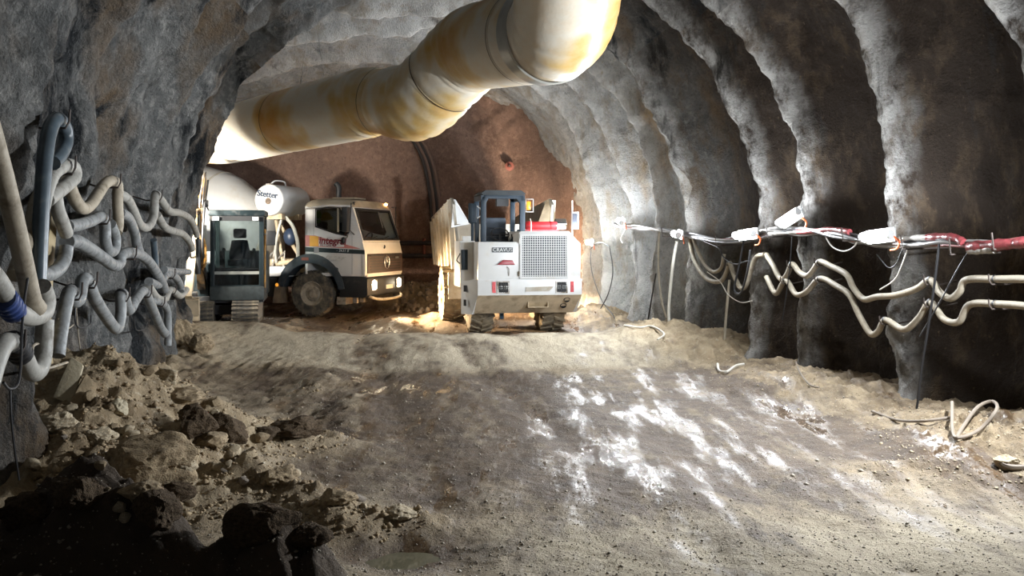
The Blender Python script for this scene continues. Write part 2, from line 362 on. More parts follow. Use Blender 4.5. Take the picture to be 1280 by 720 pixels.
def floor_z(x, y, detail=True):
    x = np.asarray(x, float); y = np.asarray(y, float)
    z = .25*smooth(14.8, 18.2, y)-.18*smooth(18.7, 20.2, y)+.06*smooth(21.5, 23, y)
    z = z+.23*smooth(-4.0, -5.0, x)*smooth(17.8, 19.2, y)*(1-smooth(21.8, 23.0, y))
    d = np.clip(x-xl(y), -1, None); hb = np.interp(y, [0, 4, 6.5, 7.6, 8.6, 10.6, 12.6, 15, 17, 18.5], [.3, .35, .12, .62, .82, .5, .16, .25, .2, .1])
    w = np.interp(y, [4, 7, 9, 12, 18], [1.0, 1.1, 1.25, .9, .8])
    bank = hb*np.exp(-(np.clip(d, 0, None)/w)**2)*(1-smooth(18, 19, y)); dr = np.clip(xr(y)-x, 0, None)
    bank = bank+.20*np.exp(-(dr/.95)**2)*(1-smooth(24, 26, y))
    for hx, hy, h, rx, ry in HEAPS: bank = bank+h*np.exp(-((x-hx)/rx)**2-((y-hy)/ry)**2)
    z = z+bank
    s_ = x+.2*y
    z = z-.045*np.exp(-((s_-2.55)/.22)**2)-.04*np.exp(-((s_-.95)/.25)**2)-.03*np.exp(-((s_-3.6)/.3)**2)
    z = z-.13*np.exp(-((x+.80)/.34)**2-((y-6.50)/.34)**2)
    bm_ = np.clip(bank*4, 0, 1)
    if detail:
        z = z+.035*fbm(s_*1.1, y*.5, 0, 3, 61)+.012*fbm(x*4, y*3, 0, 3, 62)*(1+0*x)
        z = z+bm_*(.20*(billow(x*2.0, y*2.0, 0, 4, 63)-.25)+.09*fbm(x*5, y*5, 0, 4, 64, .6)+.06*(.35-billow(x*6.5, y*6.5, 0, 3, 66))+.03*fbm(x*17, y*17, 0, 2, 67))
        z = z+.010*fbm(x*12, y*12, 0, 2, 65)+smooth(-.6, -2.4, x)*(1-smooth(15, 17, y))*(1-bm_)*(.05*fbm(x*4.5, y*3.5, 0, 4, 68, .6)+.03*(.3-billow(x*6, y*6, 0, 2, 69)))
    return z, bm_
gx = np.concatenate([np.linspace(-14.5, -6.6, 60)[:-1], np.linspace(-6.6, 5.6, 470), np.linspace(5.6, 9.5, 20)[1:]])
gy = np.concatenate([np.linspace(-9, 3.6, 40)[:-1], 1/np.linspace(1/3.6, 1/31.5, 520)])
GY, GX = np.meshgrid(gy, gx, indexing='ij'); GZ, BM = floor_z(GX, GY)
S_ = GX+.2*GY
wet = np.interp(GY, [4, 6.2, 7.2, 8.4, 13.0, 14.6, 15.4, 18.3, 19.6, 31], [.25, .22, .40, .80, .84, .86, .26, .24, .80, .75])
wet = wet+.30*fbm(S_*1.3, GY*.35, 0, 3, 71)+.30*fbm(S_*4.2, GY*.55, 0, 3, 72)-.10+.18*np.exp(-((S_-2.55)/.35)**2)+.15*np.exp(-((S_-.95)/.35)**2)
wet = wet-.75*np.clip(BM, 0, 1)*(1-.5*(GX > 0))+.25*np.exp(-((GY-5.2)/.5)**2)*(GX < -.6)  # last term also darkens the foreground heap as painted shade
wet = wet*np.where(GX > xr(GY)-1.1, .72, 1)-.25*smooth(-1.0, -2.2, GX)*(1-smooth(13, 15, GY))
wet = wet+.9*np.exp(-((GX+.80)/.38)**2-((GY-6.50)/.38)**2)
struct(grid_obj('floor', np.stack([GX, GY, GZ], -1), M_soil, {'wet': np.clip(wet, 0, 1), 'bank': BM, 'pale': np.clip(smooth(15.0, 15.7, GY+.3*fbm(GX, GY, 0, 3, 76))*(1-smooth(18.8, 19.6, GY))+.8*(1-smooth(6.8, 8.2, GY+.6*fbm(GX, GY, 0, 3, 77)))*smooth(-.6, .4, GX), 0, 1), 'heap_shade': np.clip(smooth(6.1, 5.5, GY+.35*fbm(GX*2, GY*2, 0, 3, 75))*smooth(-.3, -.8, GX), 0, 1)}))
def fz(x, y): return float(floor_z(np.array([x]), np.array([y]))[0][0])
# ------------------------------------------------------------------ shared materials
M_white = pmat('white_vehicle_paint', (.63, .64, .64), .38, var=.04, vscale=3, dirt=(.55, .50, .42), dscale=2.2, dlo=.56, dhi=.85)
M_whiteD = pmat('white_paint_muddy', (.48, .46, .41), .5, var=.08, vscale=4, dirt=(.33, .26, .17), dscale=2.6, dlo=.48, dhi=.72)
M_mud = pmat('dried_mud_on_steel', (.55, .45, .31), .85, var=.15, vscale=5, bump=.2, dirt=(.24, .17, .10), dscale=3, dlo=.5, dhi=.72)
M_navy = pmat('navy_steel_frame', (.006, .020, .036), .45, var=.15, dirt=(.03, .04, .045), dscale=6, dlo=.58, dhi=.8)
M_black = pmat('black_plastic', (.018, .019, .021), .5, var=.2, dirt=(.09, .08, .065), dscale=5, dlo=.55, dhi=.8)
M_rubber = pmat('tyre_rubber', (.045, .043, .04), .8, var=.2, dirt=(.23, .19, .13), dscale=5, dlo=.42, dhi=.68, bump=.2)
M_rubberT = pmat('tyre_rubber_caked', (.25, .20, .13), .88, var=.25, vscale=8, dirt=(.10, .085, .065), dscale=6, dlo=.5, dhi=.7, bump=.3)
M_rim = pmat('painted_steel_rim', (.36, .31, .24), .7, var=.2, dirt=(.16, .12, .08), dscale=8, dlo=.5, dhi=.7)
M_steel = pmat('bare_steel', (.42, .41, .39), .42, .7, var=.15, dirt=(.20, .16, .11), dscale=6)
M_chrome = pmat('chrome', (.75, .75, .76), .16, 1.0)
M_dark = pmat('dark_interior', (.014, .014, .015), .7)
M_seat = pmat('dark_seat_cloth', (.035, .045, .06), .8, var=.2)
M_glass = glass_mat('window_glass'); M_glassD = glass_mat('smoky_window_glass', (.40, .42, .42), .08)
M_red = pmat('red_paint', (.48, .025, .03), .35, var=.1)
M_amber = pmat('amber_lens', (.75, .26, .02), .25, emit=(1, .42, .05), estr=.35)
M_teal = pmat('dark_teal_paint', (.006, .014, .017), .42, var=.25, dirt=(.05, .055, .055), dscale=7, dlo=.55, dhi=.8)
M_yellow = pmat('yellow_paint', (.72, .47, .03), .5, var=.12, dirt=(.3, .22, .1), dscale=5)
M_orangeP = pmat('dirty_orange_paint', (.55, .27, .05), .55, var=.2, dirt=(.16, .12, .08), dscale=7, dlo=.45, dhi=.65)
# ------------------------------------------------------------------ text
def text(body, size, mat, parent, loc, rot, name='lettering', ext=.003, shear=0.0, spacing=1.0, bold=0.0):
    cu = bpy.data.curves.new(name, 'FONT'); cu.body = body; cu.size = size; cu.extrude = ext; cu.align_x = 'CENTER'; cu.align_y = 'CENTER'
    cu.shear = shear; cu.space_character = spacing; cu.offset = bold; cu.resolution_u = 3
    t = bpy.data.objects.new(name, cu); C.objects.link(t)
    me = bpy.data.meshes.new_from_object(t.evaluated_get(bpy.context.evaluated_depsgraph_get()))
    bpy.data.objects.remove(t); bpy.data.curves.remove(cu); me.name = name
    me.materials.clear(); me.materials.append(mat); o = bpy.data.objects.new(name, me); C.objects.link(o)
    o.parent = parent; o.location = loc; o.rotation_euler = rot; return o
# ------------------------------------------------------------------ wheel (axis along local +X of the mesh: ax)
def wheel(parent, c, r, w, ax, rimr, mat_t, lugs=26, outer=1, ang=.35, ld=.045):
    """c: wheel centre, ax: unit axis pointing to the outer face"""
    A = Vector(ax); h = w/2
    prof = [(rimr*.96, -h*.82), (rimr*1.05, -h*.96), (r*.80, -h), (r*.93, -h*.92), (r*.985, -h*.72), (r, -h*.3), (r, h*.3), (r*.985, h*.72), (r*.93, h*.92), (r*.80, h), (rimr*1.05, h*.96), (rimr*.96, h*.82)]
    mb = MB().lathe(prof, c, A, 48)
    U = Vector((0, 0, 1)); W = A.cross(U); C0 = Vector(c)
    for k in range(lugs):
        for sd in (-1, 1):
            a0 = 2*math.pi*(k+(.5 if sd > 0 else 0))/lugs; vs = []
            for q, (aa, hh) in enumerate([(0, .02*h*sd), (ang, .98*h*sd), (ang+3.2/lugs, .98*h*sd), (3.2/lugs, .02*h*sd)]):
                for rr in (r*.96 if abs(hh) < h*.5 else r*.93, r+ld if abs(hh) < h*.5 else r*.985+ld*.8):
                    a = a0+aa*.5; vs.append(C0+A*hh+(U*math.cos(a)+W*math.sin(a))*rr)
            mb.add(vs, [(0, 2, 4, 6), (1, 7, 5, 3), (0, 1, 3, 2), (2, 3, 5, 4), (4, 5, 7, 6), (6, 7, 1, 0)])
    ty = mb.build('wheel', mat_t, parent)
    MB().lathe([(rimr, -h*.6), (rimr, h*.86), (rimr*.93, h*.90), (rimr*.86, h*.62), (rimr*.62, h*.45), (rimr*.55, h*.62), (.001, h*.64)], c, A, 32).build('rim', M_rim, ty)
    MB().lathe([(rimr*.30, h*.60), (rimr*.30, h*.88), (rimr*.20, h*.98), (.001, h*.98)], c, A, 20).build('hub', M_rim, ty)
    nm = MB()
    for k in range(10):
        a = 2*math.pi*k/10; q = C0+(U*math.cos(a)+W*math.sin(a))*rimr*.46+A*h*.55; nm.cyl(q, q+A*h*.18, rimr*.05, 6)
    nm.build('wheel_nuts', M_rim, ty)
    return ty
# ------------------------------------------------------------------ wall-following helpers
def onL(px, py, off=.22):
    Y = (2.2-off)/((640-px)/F-.2); return P(px, py, Y)
def onR(px, py, off=.18):
    Y = (6.95-off)/((px-640)/F+.21); return P(px, py, Y)
# ------------------------------------------------------------------ work lamps on the right wall
M_lampbody = pmat('lamp_housing', (.55, .55, .55), .45, .3)
M_tube = pmat('lit_fluorescent_tube', (1, 1, 1), .4, emit=(.90, .96, 1.0), estr=60)
M_orangewire = pmat('orange_rubber', (.70, .16, .05), .5)
def lamp(loc, label, tilt=0.0, length=.34, watts=LAMP_W, yaw=0.0, col=(.90, .95, 1.0), spill=.30):
    t = thing('work_lamp', label, 'lamp', loc, yaw, 'work lamps along the right wall')
    ct, st = math.cos(tilt), math.sin(tilt)
    d = Vector((0, ct, st))*(length/2)
    MB().box((.085, 0, 0), (.03, length*1.15, .16), (tilt, 0, 0)).build('reflector', M_lampbody, t, bev=.006)
    MB().tube([-d, -d*.5, d*.5, d], .055, 12).build('tube', M_tube, t)
    for s in (-1, 1): MB().cyl(d*s*.98, d*s*1.18, .058, 12).build('end_cap', M_lampbody, t)
    MB().tube([(.06, 0, -.02), (.14, 0, -.06), (.22, 0, -.05), (.30, .0, -.03)], .012, 6).build('bracket', M_steel, t)
    MB().tube(cat_rom([(.05, -length*.55, 0), (.07, -length*.75, -.06), (.10, -length*.6, -.14), (.12, -length*.3, -.16)], 4), .012, 6).build('flex', M_orangewire, t)
    # the reflector throws most of the light across the tunnel; a little spills onto the wall around it
    l = bpy.data.lights.new('lamp_light', 'AREA'); l.shape = 'RECTANGLE'; l.size = .12; l.size_y = length; l.energy = watts; l.color = col
    lo = bpy.data.objects.new('lamp_light', l); C.objects.link(lo); lo.parent = t; lo.location = (-.075, 0, .0)
    lo.rotation_euler = (0, math.radians(84), 0)
    l2 = bpy.data.lights.new('lamp_spill', 'POINT'); l2.energy = watts*spill; l2.color = col; l2.shadow_soft_size = .06
    l2o = bpy.data.objects.new('lamp_spill', l2); C.objects.link(l2o); l2o.parent = t; l2o.location = (-.09, 0, .08)
    return t
lampspec = [(1095, 295, .45, 'bright tube lamp nearest the camera on the white-edged rib', -.10, .21),
 (985, 272, .42, 'tilted tube lamp raised above the cables, second from the near end', -.45, .16),
 (930, 293, .45, 'tube lamp with orange lead where the hoses bunch up', -.10, .20),
 (845, 293, .42, 'small glowing lamp on the pale rib with the hanging white hose', .1, .46),
 (775, 277, .42, 'small lamp with an orange lead beside the dark wall opening', .2, .52),
 (736, 303, .40, 'farthest small lamp right beside the white dump truck', 0, .70)]
for px, py, off, lab, tl, k in lampspec:
    p = onR(px, py, off); lamp(p, lab, tl, .34 if px > 900 else .26, LAMP_W*k, .55 if px > 900 else .1, spill=1.15 if px > 900 else .34)
# the row of lamps goes on towards and behind the camera, out of frame
lamp((float(xr(8.2))-.45, 8.2, 2.35), 'tube lamp on the right wall just outside the picture', 0, .34, LAMP_W*1.25, -.2)
# ------------------------------------------------------------------ ventilation duct
def duct_mat():
    m = bpy.data.materials.new('yellow_duct_fabric'); m.use_nodes = True; nt = m.node_tree; L = nt.links; b = nt.nodes['Principled BSDF']
    g = node(nt, 'ShaderNodeNewGeometry')
    def noise(sc, det, st=(1, 1, 1), rg=.6):
        mp = node(nt, 'ShaderNodeMapping'); mp.inputs['Scale'].default_value = st; L.new(g.outputs['Position'], mp.inputs[0])
        n = node(nt, 'ShaderNodeTexNoise'); n.inputs['Scale'].default_value = sc; n.inputs['Detail'].default_value = det; n.inputs['Roughness'].default_value = rg
        L.new(mp.outputs[0], n.inputs['Vector']); return n.outputs['Fac']
    def ramp(v, ps):
        r = node(nt, 'ShaderNodeValToRGB'); e = r.color_ramp.elements; e[0].position = ps[0][0]; e[0].color = (*ps[0][1], 1); e[1].position = ps[-1][0]; e[1].color = (*ps[-1][1], 1)
        for p_, c_ in ps[1:-1]: q = e.new(p_); q.color = (*c_, 1)
        L.new(v, r.inputs[0]); return r.outputs[0]
    c1 = ramp(noise(.6, 3), [(.36, (.60, .29, .04)), (.46, (.70, .50, .20)), (.54, (.80, .74, .62))])
    c2 = ramp(noise(3.5, 6, (1, 1, 2), .7), [(.40, (.62, .59, .52)), (.62, (.58, .30, .05))])
    mx = node(nt, 'ShaderNodeMix', data_type='RGBA'); mx.inputs[0].default_value = .16; L.new(c1, mx.inputs[6]); L.new(c2, mx.inputs[7])
    L.new(mx.outputs[2], b.inputs['Base Color']); b.inputs['Roughness'].default_value = .42
    bp = node(nt, 'ShaderNodeBump'); bp.inputs['Strength'].default_value = .12; bp.inputs['Distance'].default_value = .05
    L.new(noise(5, 4, (1, 1, 1)), bp.inputs['Height']); L.new(bp.outputs[0], b.inputs['Normal']); MATS['duct'] = m; return m
M_duct = duct_mat(); M_ductring = pmat('grey_duct_collar', (.40, .40, .37), .3, .2, var=.12); M_seam = pmat('dark_seam_strap', (.09, .06, .03), .6)
DP = [Vector((.95, 3.0, 5.62)), Vector((.72, 10.2, 5.60)), P(703, 38, 12.1), P(590, 60, 14.9), P(524, 129, 16.0), P(466, 127, 17.4), P(280, 170, 21.8), Vector((-9.9, 26.6, 4.75))]
def fillet(pts, rad, n=8):
    out = [pts[0]]
    for i in range(1, len(pts)-1):
        a, b, c = pts[i-1], pts[i], pts[i+1]; u = (a-b); w = (c-b); lu = min(rad[i], u.length*.46); lw = min(rad[i], w.length*.46)
        p0 = b+u.normalized()*lu; p1 = b+w.normalized()*lw
        for k in range(n+1):
            t = k/n; out.append(p0*(1-t)**2+b*2*t*(1-t)+p1*t*t)
    out.append(pts[-1]); return out
def resample(pts, step):
    out = [pts[0]]; 
    for a, b in zip(pts, pts[1:]):
        k = max(1, int(round((b-a).length/step)))
        for j in range(1, k+1): out.append(a.lerp(b, j/k))
    return out
dp = resample(fillet(DP, [0, .9, .42, .36, .34, .22, .5, 0], 9), .09)
arc = [0]
for a, b in zip(dp, dp[1:]): arc.append(arc[-1]+(b-a).length)
duct = thing('ventilation_duct', 'wide yellow fabric ventilation duct bending under the tunnel roof', 'duct', (0, 0, 0))
def near_arc(p): return min(range(len(dp)), key=lambda i: (dp[i]-p).length)
brk = [0, near_arc(DP[1].lerp(DP[2], .25)), near_arc(DP[2].lerp(DP[3], .13)), near_arc(DP[2].lerp(DP[3], .33)), near_arc(DP[3].lerp(DP[4], .50)), near_arc(DP[4].lerp(DP[5], .6)), near_arc(DP[5].lerp(DP[6], .52)), near_arc(DP[6].lerp(DP[5], .08)), len(dp)-1]
RD = .62
def drad(i):
    r = RD
    d = (dp[i]-DP[4].lerp(DP[5], .75)).length; r -= .075*math.exp(-(d/.45)**2)
    for b in brk[1:-1]: r -= .022*math.exp(-((arc[i]-arc[b])/.07)**2)
    return r
for a, b in zip(brk, brk[1:]):
    mb = MB().tube(dp[a:b+1], [drad(i) for i in range(a, b+1)], 56, caps=(b == len(dp)-1))
    # wrinkles in the fabric near bends
    n_ = 56; vs = np.array(mb.v); 
    for i in range(a, b+1):
        c_ = np.array(dp[i]); k = 0
        for q in DP[2:6]: k = max(k, math.exp(-((dp[i]-q).length/.8)**2))
        seg = vs[(i-a)*n_:(i-a+1)*n_]; rad = seg-c_
        w = 1+.022*k*np.sin(arc[i]*26+2.0*np.sin(np.arange(n_)/n_*6.283*2))+.012*fbm(seg[:, 0]*2.2, seg[:, 1]*2.2, seg[:, 2]*2.2, 2, 81)
        vs[(i-a)*n_:(i-a+1)*n_] = c_+rad*w[:, None]
    mb.v = [tuple(x) for x in vs]; mb.build('duct_section', M_duct, duct, 60)
for b in brk[1:-1]:
    t = (dp[b+1]-dp[b-1]).normalized(); MB().tube([dp[b]-t*.012, dp[b]+t*.012], RD+.006, 56, caps=False).build('seam_strap', M_seam, duct)
i0 = brk[2]; t = (dp[i0+1]-dp[i0-1]).normalized()
MB().tube([dp[i0]-t*.16, dp[i0]-t*.14, dp[i0]+t*.14, dp[i0]+t*.16], [RD+.0, RD+.022, RD+.022, RD+.0], 56, caps=False).build('metal_collar', M_ductring, duct, label='grey metal collar joining two sections')
# wires that hang the duct from the roof
for k, (a, dz) in enumerate(((DP[1].lerp(DP[2], .1), 1.0), (DP[2].lerp(DP[3], .6), 1.5), (DP[5].lerp(DP[6], .35), 1.7), (DP[6], 1.6))):
    for s in (-.25, .25): MB().tube([a+Vector((s, 0, .52)), a+Vector((s*.3, 0, dz))], .007, 5).build('hanger_wire', M_steel, duct)
# ================================================================== white dump truck facing the camera
# local frame: x to the viewer's right, y away from the viewer, z up
def build_dumper():
    t = thing('dump_truck', 'white articulated underground dump truck with open navy driver frame', 'dump truck', (.25, 20.15, .06), math.radians(10))
    # ---- front body
    b = MB()
    b.bb(-.945, 1.17, .0, 2.0, .84, 1.12)
    b.bb(-.945, -.10, .0, .62, 1.10, 1.90)
    b.prism([(-.12, 1.10), (-.12, 2.08), (-.06, 2.12), (.92, 2.12), (1.17, 1.86), (1.17, 1.10)], 'y', .0, 2.0)
    b.build('front_body', M_white, t, bev=.012)
    MB().prism([(-.04, .82), (-.04, 1.14), (.02, 1.14), (2.1, 1.1), (2.1, .46), (.42, .44)], 'x', -.96, 1.19).build('front_bumper', M_white, t, bev=.01)
    ch = MB().add([(-.955, -.048, .825), (1.185, -.048, .825), (1.10, .415, .432), (-1.02, .415, .432), (-.955, .05, .835), (1.185, .05, .835), (1.10, .5, .44), (-1.02, .5, .44)],
                  [(0, 1, 2, 3), (7, 6, 5, 4), (0, 4, 5, 1), (1, 5, 6, 2), (2, 6, 7, 3), (3, 7, 4, 0)]).build('chin_plate', M_mud, t)
    MB().ring([(.10, .56), (.52, .56), (.52, .70), (.10, .70)], [(.115, .575), (.505, .575), (.505, .685), (.115, .685)], 'y', .115, .26).build('access_cover', M_mud, ch)
    for px_, z_ in ((.86, .60), (.90, .73)): MB().lathe([(.001, 0), (.072, 0), (.06, .03)], (px_, .245-(z_-.60)*1.15-.02, z_), (0, -.78, -.62), 20).build('drain_hole', M_dark, ch)
    # ---- radiator grille
    g = MB().ring([(-.10, 1.16), (.92, 1.16), (.92, 2.06), (-.10, 2.06)], [(-.05, 1.20), (.87, 1.20), (.87, 2.02), (-.05, 2.02)], 'y', -.035, .01).build('radiator_grille', M_white, t, bev=.006)
    MB().bb(-.05, .87, -.012, .0, 1.2, 2.02).build('radiator_core', pmat('dark_radiator', (.05, .06, .075), .6), g)
    for k in range(19): MB().bb(-.05+.92*(k+.5)/19-.0065, -.05+.92*(k+.5)/19+.0065, -.032, -.018, 1.2, 2.02).build('grille_bar', M_white, g)
    for k in range(17): MB().bb(-.05, .87, -.030, -.016, 1.2+.82*(k+.5)/17-.006, 1.2+.82*(k+.5)/17+.006).build('grille_rail', M_white, g)
    for z_ in (1.26, 1.92): MB().cyl((-.115, -.03, z_-.05), (-.115, -.03, z_+.05), .018, 8).build('hinge', M_steel, g)
    # ---- head lamps in recesses, red side reflectors
    M_lampg = pmat('headlamp_glass', (.30, .31, .30), .2, var=.3, vscale=25)
    for x_ in (-.44, .76):
        h = MB().ring([(x_-.125, .86), (x_+.125, .86), (x_+.125, 1.11), (x_-.125, 1.11)], [(x_-.095, .885), (x_+.095, .885), (x_+.095, 1.085), (x_-.095, 1.085)], 'y', -.065, -.03).build('headlamp', M_steel, t)
        MB().bb(x_-.095, x_+.095, -.045, -.035, .885, 1.085).build('lens', M_dark, h)
        for q in (-.048, .048): MB().lathe([(.001, .012), (.030, .008), (.042, 0)], (x_+q, -.05, .985), (0, -1, 0), 14).build('bulb', M_lampg, h)
        gu = MB()
        for z_ in (.93, .985, 1.04): gu.bb(x_-.10, x_+.10, -.075, -.062, z_-.008, z_+.008)
        for q in (-.05, 0, .05): gu.bb(x_+q-.006, x_+q+.006, -.075, -.062, .88, 1.09)
        gu.build('guard', M_black, h)
    M_refl = pmat('red_reflector', (.55, .05, .06), .3, var=.3, vscale=30)
    for x_ in (-.63, .98): MB().bb(x_-.035, x_+.035, -.056, -.045, .88, 1.10).build('reflector', M_refl, t)
    MB().prism([(.02, .90), (.50, .90), (.60, 1.00), (.02, .985)], 'y', -.058, -.045).build('tow_plate', M_whiteD, t)
    MB().prism([(-.56, 1.44), (-.20, 1.44), (-.25, 1.53), (-.44, 1.54)], 'y', -.06, .0).build('marker_light', pmat('dark_red_lens', (.28, .02, .03), .3), t, bev=.008)
    pl = MB().bb(-.66, -.24, -.014, .0, 1.69, 1.79).build('name_plate', pmat('dark_plate', (.05, .06, .07), .45), t)
    text('CRAVUS', .105, pmat('plate_letters', (.72, .74, .74), .5), pl, (-.45, -.016, 1.74), (math.pi/2, 0, 0), spacing=1.02)
    MB().tube([(-.36, -.02, 1.40), (-.32, -.03, 1.36), (-.32, -.02, 1.22)], .008, 6).build('latch', M_steel, t)
    # ---- left flank: sloped fender, step panel and side tank
    f = MB()
    f.add([(-.95, -.02, 1.13), (-1.22, .55, 1.10), (-1.22, .55, .42), (-1.03, .30, .42), (-.95, -.02, .83), (-.9, .6, 1.13), (-.9, .6, .42)],
          [(0, 1, 2, 3, 4), (0, 5, 1), (1, 5, 6, 2), (2, 6, 3), (3, 6, 5, 0, 4)])
    fe = f.build('front_fender', M_white, t)
    for z_ in (.95, .66): MB().box((-1.165, .36, z_), (.07, .02, .13), (0, 0, math.radians(-63))).build('slot', M_dark, fe)
    tk = MB().bb(-1.22, -.90, .75, 1.75, .95, 1.92).build('side_tank', M_white, t, bev=.02)
    MB().bb(-1.16, -.98, .80, 1.0, 1.92, 2.02).build('filler_cap', M_white, tk, bev=.01)
    MB().bb(-1.20, -1.06, .70, .76, 1.32, 1.74).build('battery_box', M_navy, tk, bev=.012)
    MB().tube(cat_rom([(-1.22, .74, 1.45), (-1.29, .73, 1.52), (-1.24, .72, 1.62), (-1.22, .74, 1.66)], 4), .012, 6).build('grab_rail', M_black, tk)
    MB().bb(-.90, -.86, .66, .72, .95, 1.70).build('dark_gap', pmat('maroon_hose_gap', (.10, .02, .03), .6), t)
    # ---- open driver frame
    r = MB(); x0, x1, y0, y1, z0, z1 = -.80, .13, .60, 1.65, 1.86, 2.92; w = .11
    out = [(x0, z0), (x0, z1-.13), (x0+.10, z1), (x1-.10, z1), (x1, z1-.13), (x1, z0)]
    inn = [(x0+w, z0+.06), (x0+w, z1-.20), (x0+.16, z1-.12), (x1-.18, z1-.12), (x1-w, z1-.22), (x1-w, z0+.06)]
    fr = MB().ring(out, inn, 'y', y0, y0+.10)
    fr.prism([(x1-.36, z0), (x1-w, z0), (x1-w, z0+.30), (x1-w-.04, z0+.30)], 'y', y0+.02, y0+.08)
    cabf = fr.build('driver_frame', M_navy, t, bev=.008)
    for x_ in (x0+.05, x1-.09): MB().bb(x_-.05, x_+.05, y1-.09, y1, z0, z1-.05).build('rear_post', M_navy, cabf, bev=.006)
    MB().prism([(x0-.01, z1-.02), (x0+.09, z1+.05), (x1-.09, z1+.05), (x1+.01, z1-.02), (x1-.05, z1-.05), (x0+.05, z1-.05)], 'y', y0-.06, y1+.05).build('roof', pmat('dark_roof', (.02, .026, .03), .6, var=.3), cabf)
    for x_ in (x0+.04, x1-.04): MB().bb(x_-.04, x_+.04, y0, y1, z1-.16, z1-.05).build('side_rail', M_navy, cabf)
    MB().bb(-.45, -.20, y0+.1, y0+.3, z1-.27, z1-.12).build('roof_console', M_black, cabf)
    fl = MB().bb(x0, x1, .6, 2.0, 1.70, 1.88).build('cab_floor', M_navy, t)
    st = MB().bb(-.62, -.16, 1.25, 1.42, 1.9, 2.42).build('driver_seat', M_seat, t, bev=.05)
    MB().bb(-.62, -.16, .95, 1.4, 1.86, 2.02).build('cushion', M_seat, st, bev=.04)
    sw = MB(); ring = [Vector((-.36+.19*math.cos(a), .86+.10*math.sin(a), 2.06+.13*math.sin(a))) for a in np.linspace(0, 6.283, 25)]
    sw.tube(ring, .014, 6, caps=False); sw.cyl((-.36, .86, 2.06), (-.36, .74, 1.9), .02); sw.cyl((-.54, .86, 2.06), (-.18, .86, 2.06), .012, 6)
    sw.build('steering_wheel', M_black, t)
    lv = MB()
    for x_ in (-.2, -.1, -.02): lv.cyl((x_, .80, 1.86), (x_-.03, .74, 2.06), .010, 6)
    lv.build('levers', M_black, t)
    mp_ = MB().bb(-1.0, -.82, 1.05, 1.12, 2.30, 2.72).build('side_panel', M_navy, t, bev=.02)
    MB().cyl((-.91, 1.1, 1.85), (-.91, 1.1, 2.32), .035, 8).build('post', M_navy, mp_)
    MB().tube(cat_rom([(-.82, 1.04, 2.40), (-.74, 1.02, 2.46), (-.74, 1.02, 2.58), (-.82, 1.04, 2.66)], 4), .012, 6).build('handle', M_white, mp_)
    bc = MB().bb(.17, .26, .62, .74, 2.57, 2.75).build('beacon', M_amber, t, bev=.02)
    MB().ring([(.14, 2.52), (.31, 2.52), (.31, 2.80), (.14, 2.80)], [(.155, 2.535), (.295, 2.535), (.295, 2.785), (.155, 2.785)], 'y', .60, .62).build('beacon_guard', M_steel, bc)
    # ---- things on the hood
    rt = MB().lathe([(.001, -.34), (.075, -.34), (.09, -.31), (.09, .30), (.075, .34), (.001, .34)], (.50, .75, 2.24), (1, 0, 0), 20).build('fire_bottle', M_red, t)
    for x_ in (.24, .72): MB().lathe([(.10, -.02), (.10, .02)], (x_, .75, 2.24), (1, 0, 0), 20).build('clamp', M_red, rt)
    MB().bb(.14, .86, .68, .82, 2.10, 2.16).build('cradle', M_red, rt)
    MB().tube([(.26, .65, 2.12), (.26, .62, 2.3), (.26, .72, 2.38)], .014, 6).build('rail', M_whiteD, t)
    ex = MB().lathe([(.07, -.02), (.12, 0), (.12, .22), (.07, .24)], (.86, 1.0, 2.28), (1, 0, 0), 18).build('exhaust', M_chrome, t)
    mr = MB().bb(1.00, 1.16, .10, .13, 2.16, 2.52).build('mirror', M_white, t, bev=.012)
    MB().bb(1.03, 1.13, .085, .10, 2.2, 2.48).build('mirror_glass', pmat('mirror_glass', (.45, .5, .62), .08, .9), mr)
    MB().cyl((1.02, .12, 1.95), (1.02, .12, 2.75), .014, 8).build('mirror_post', M_white, mr)
    # ---- frame and dump box
    MB().bb(-.45, .45, 1.8, 7.2, .70, 1.15).build('chassis', M_black, t)
    MB().bb(-.30, -.22, 1.2, 1.3, .25, .7).build('drive_line', pmat('blue_paint', (.04, .14, .26), .5), t)
    bx_ = MB()
    yb0, yb1 = 2.5, 7.6
    # side walls flare outwards, are high in front; headboard is lower in the middle
    for s in (-1, 1):
        bx_.add([(s*1.05, yb0, 1.30), (s*1.05, yb1, 1.45), (s*1.18, yb1, 2.55), (s*1.18, yb0+.35, 2.90), (s*1.17, yb0, 2.75),
                 (s*.99, yb0, 1.30), (s*.99, yb1, 1.45), (s*1.12, yb1, 2.55), (s*1.12, yb0+.35, 2.90), (s*1.11, yb0, 2.75)],
                [(0, 1, 2, 3, 4), (9, 8, 7, 6, 5), (0, 5, 6, 1), (1, 6, 7, 2), (2, 7, 8, 3), (3, 8, 9, 4), (4, 9, 5, 0)])
    bx_.prism([(-1.02, 1.30), (1.02, 1.30), (1.14, 2.30), (-1.14, 2.30)], 'y', yb0, yb0+.08)
    bx_.prism([(yb0, 1.22), (yb1, 1.36), (yb1, 1.46), (yb0, 1.32)], 'x', -1.02, 1.02)
    box = bx_.build('dump_box', M_whiteD, t)
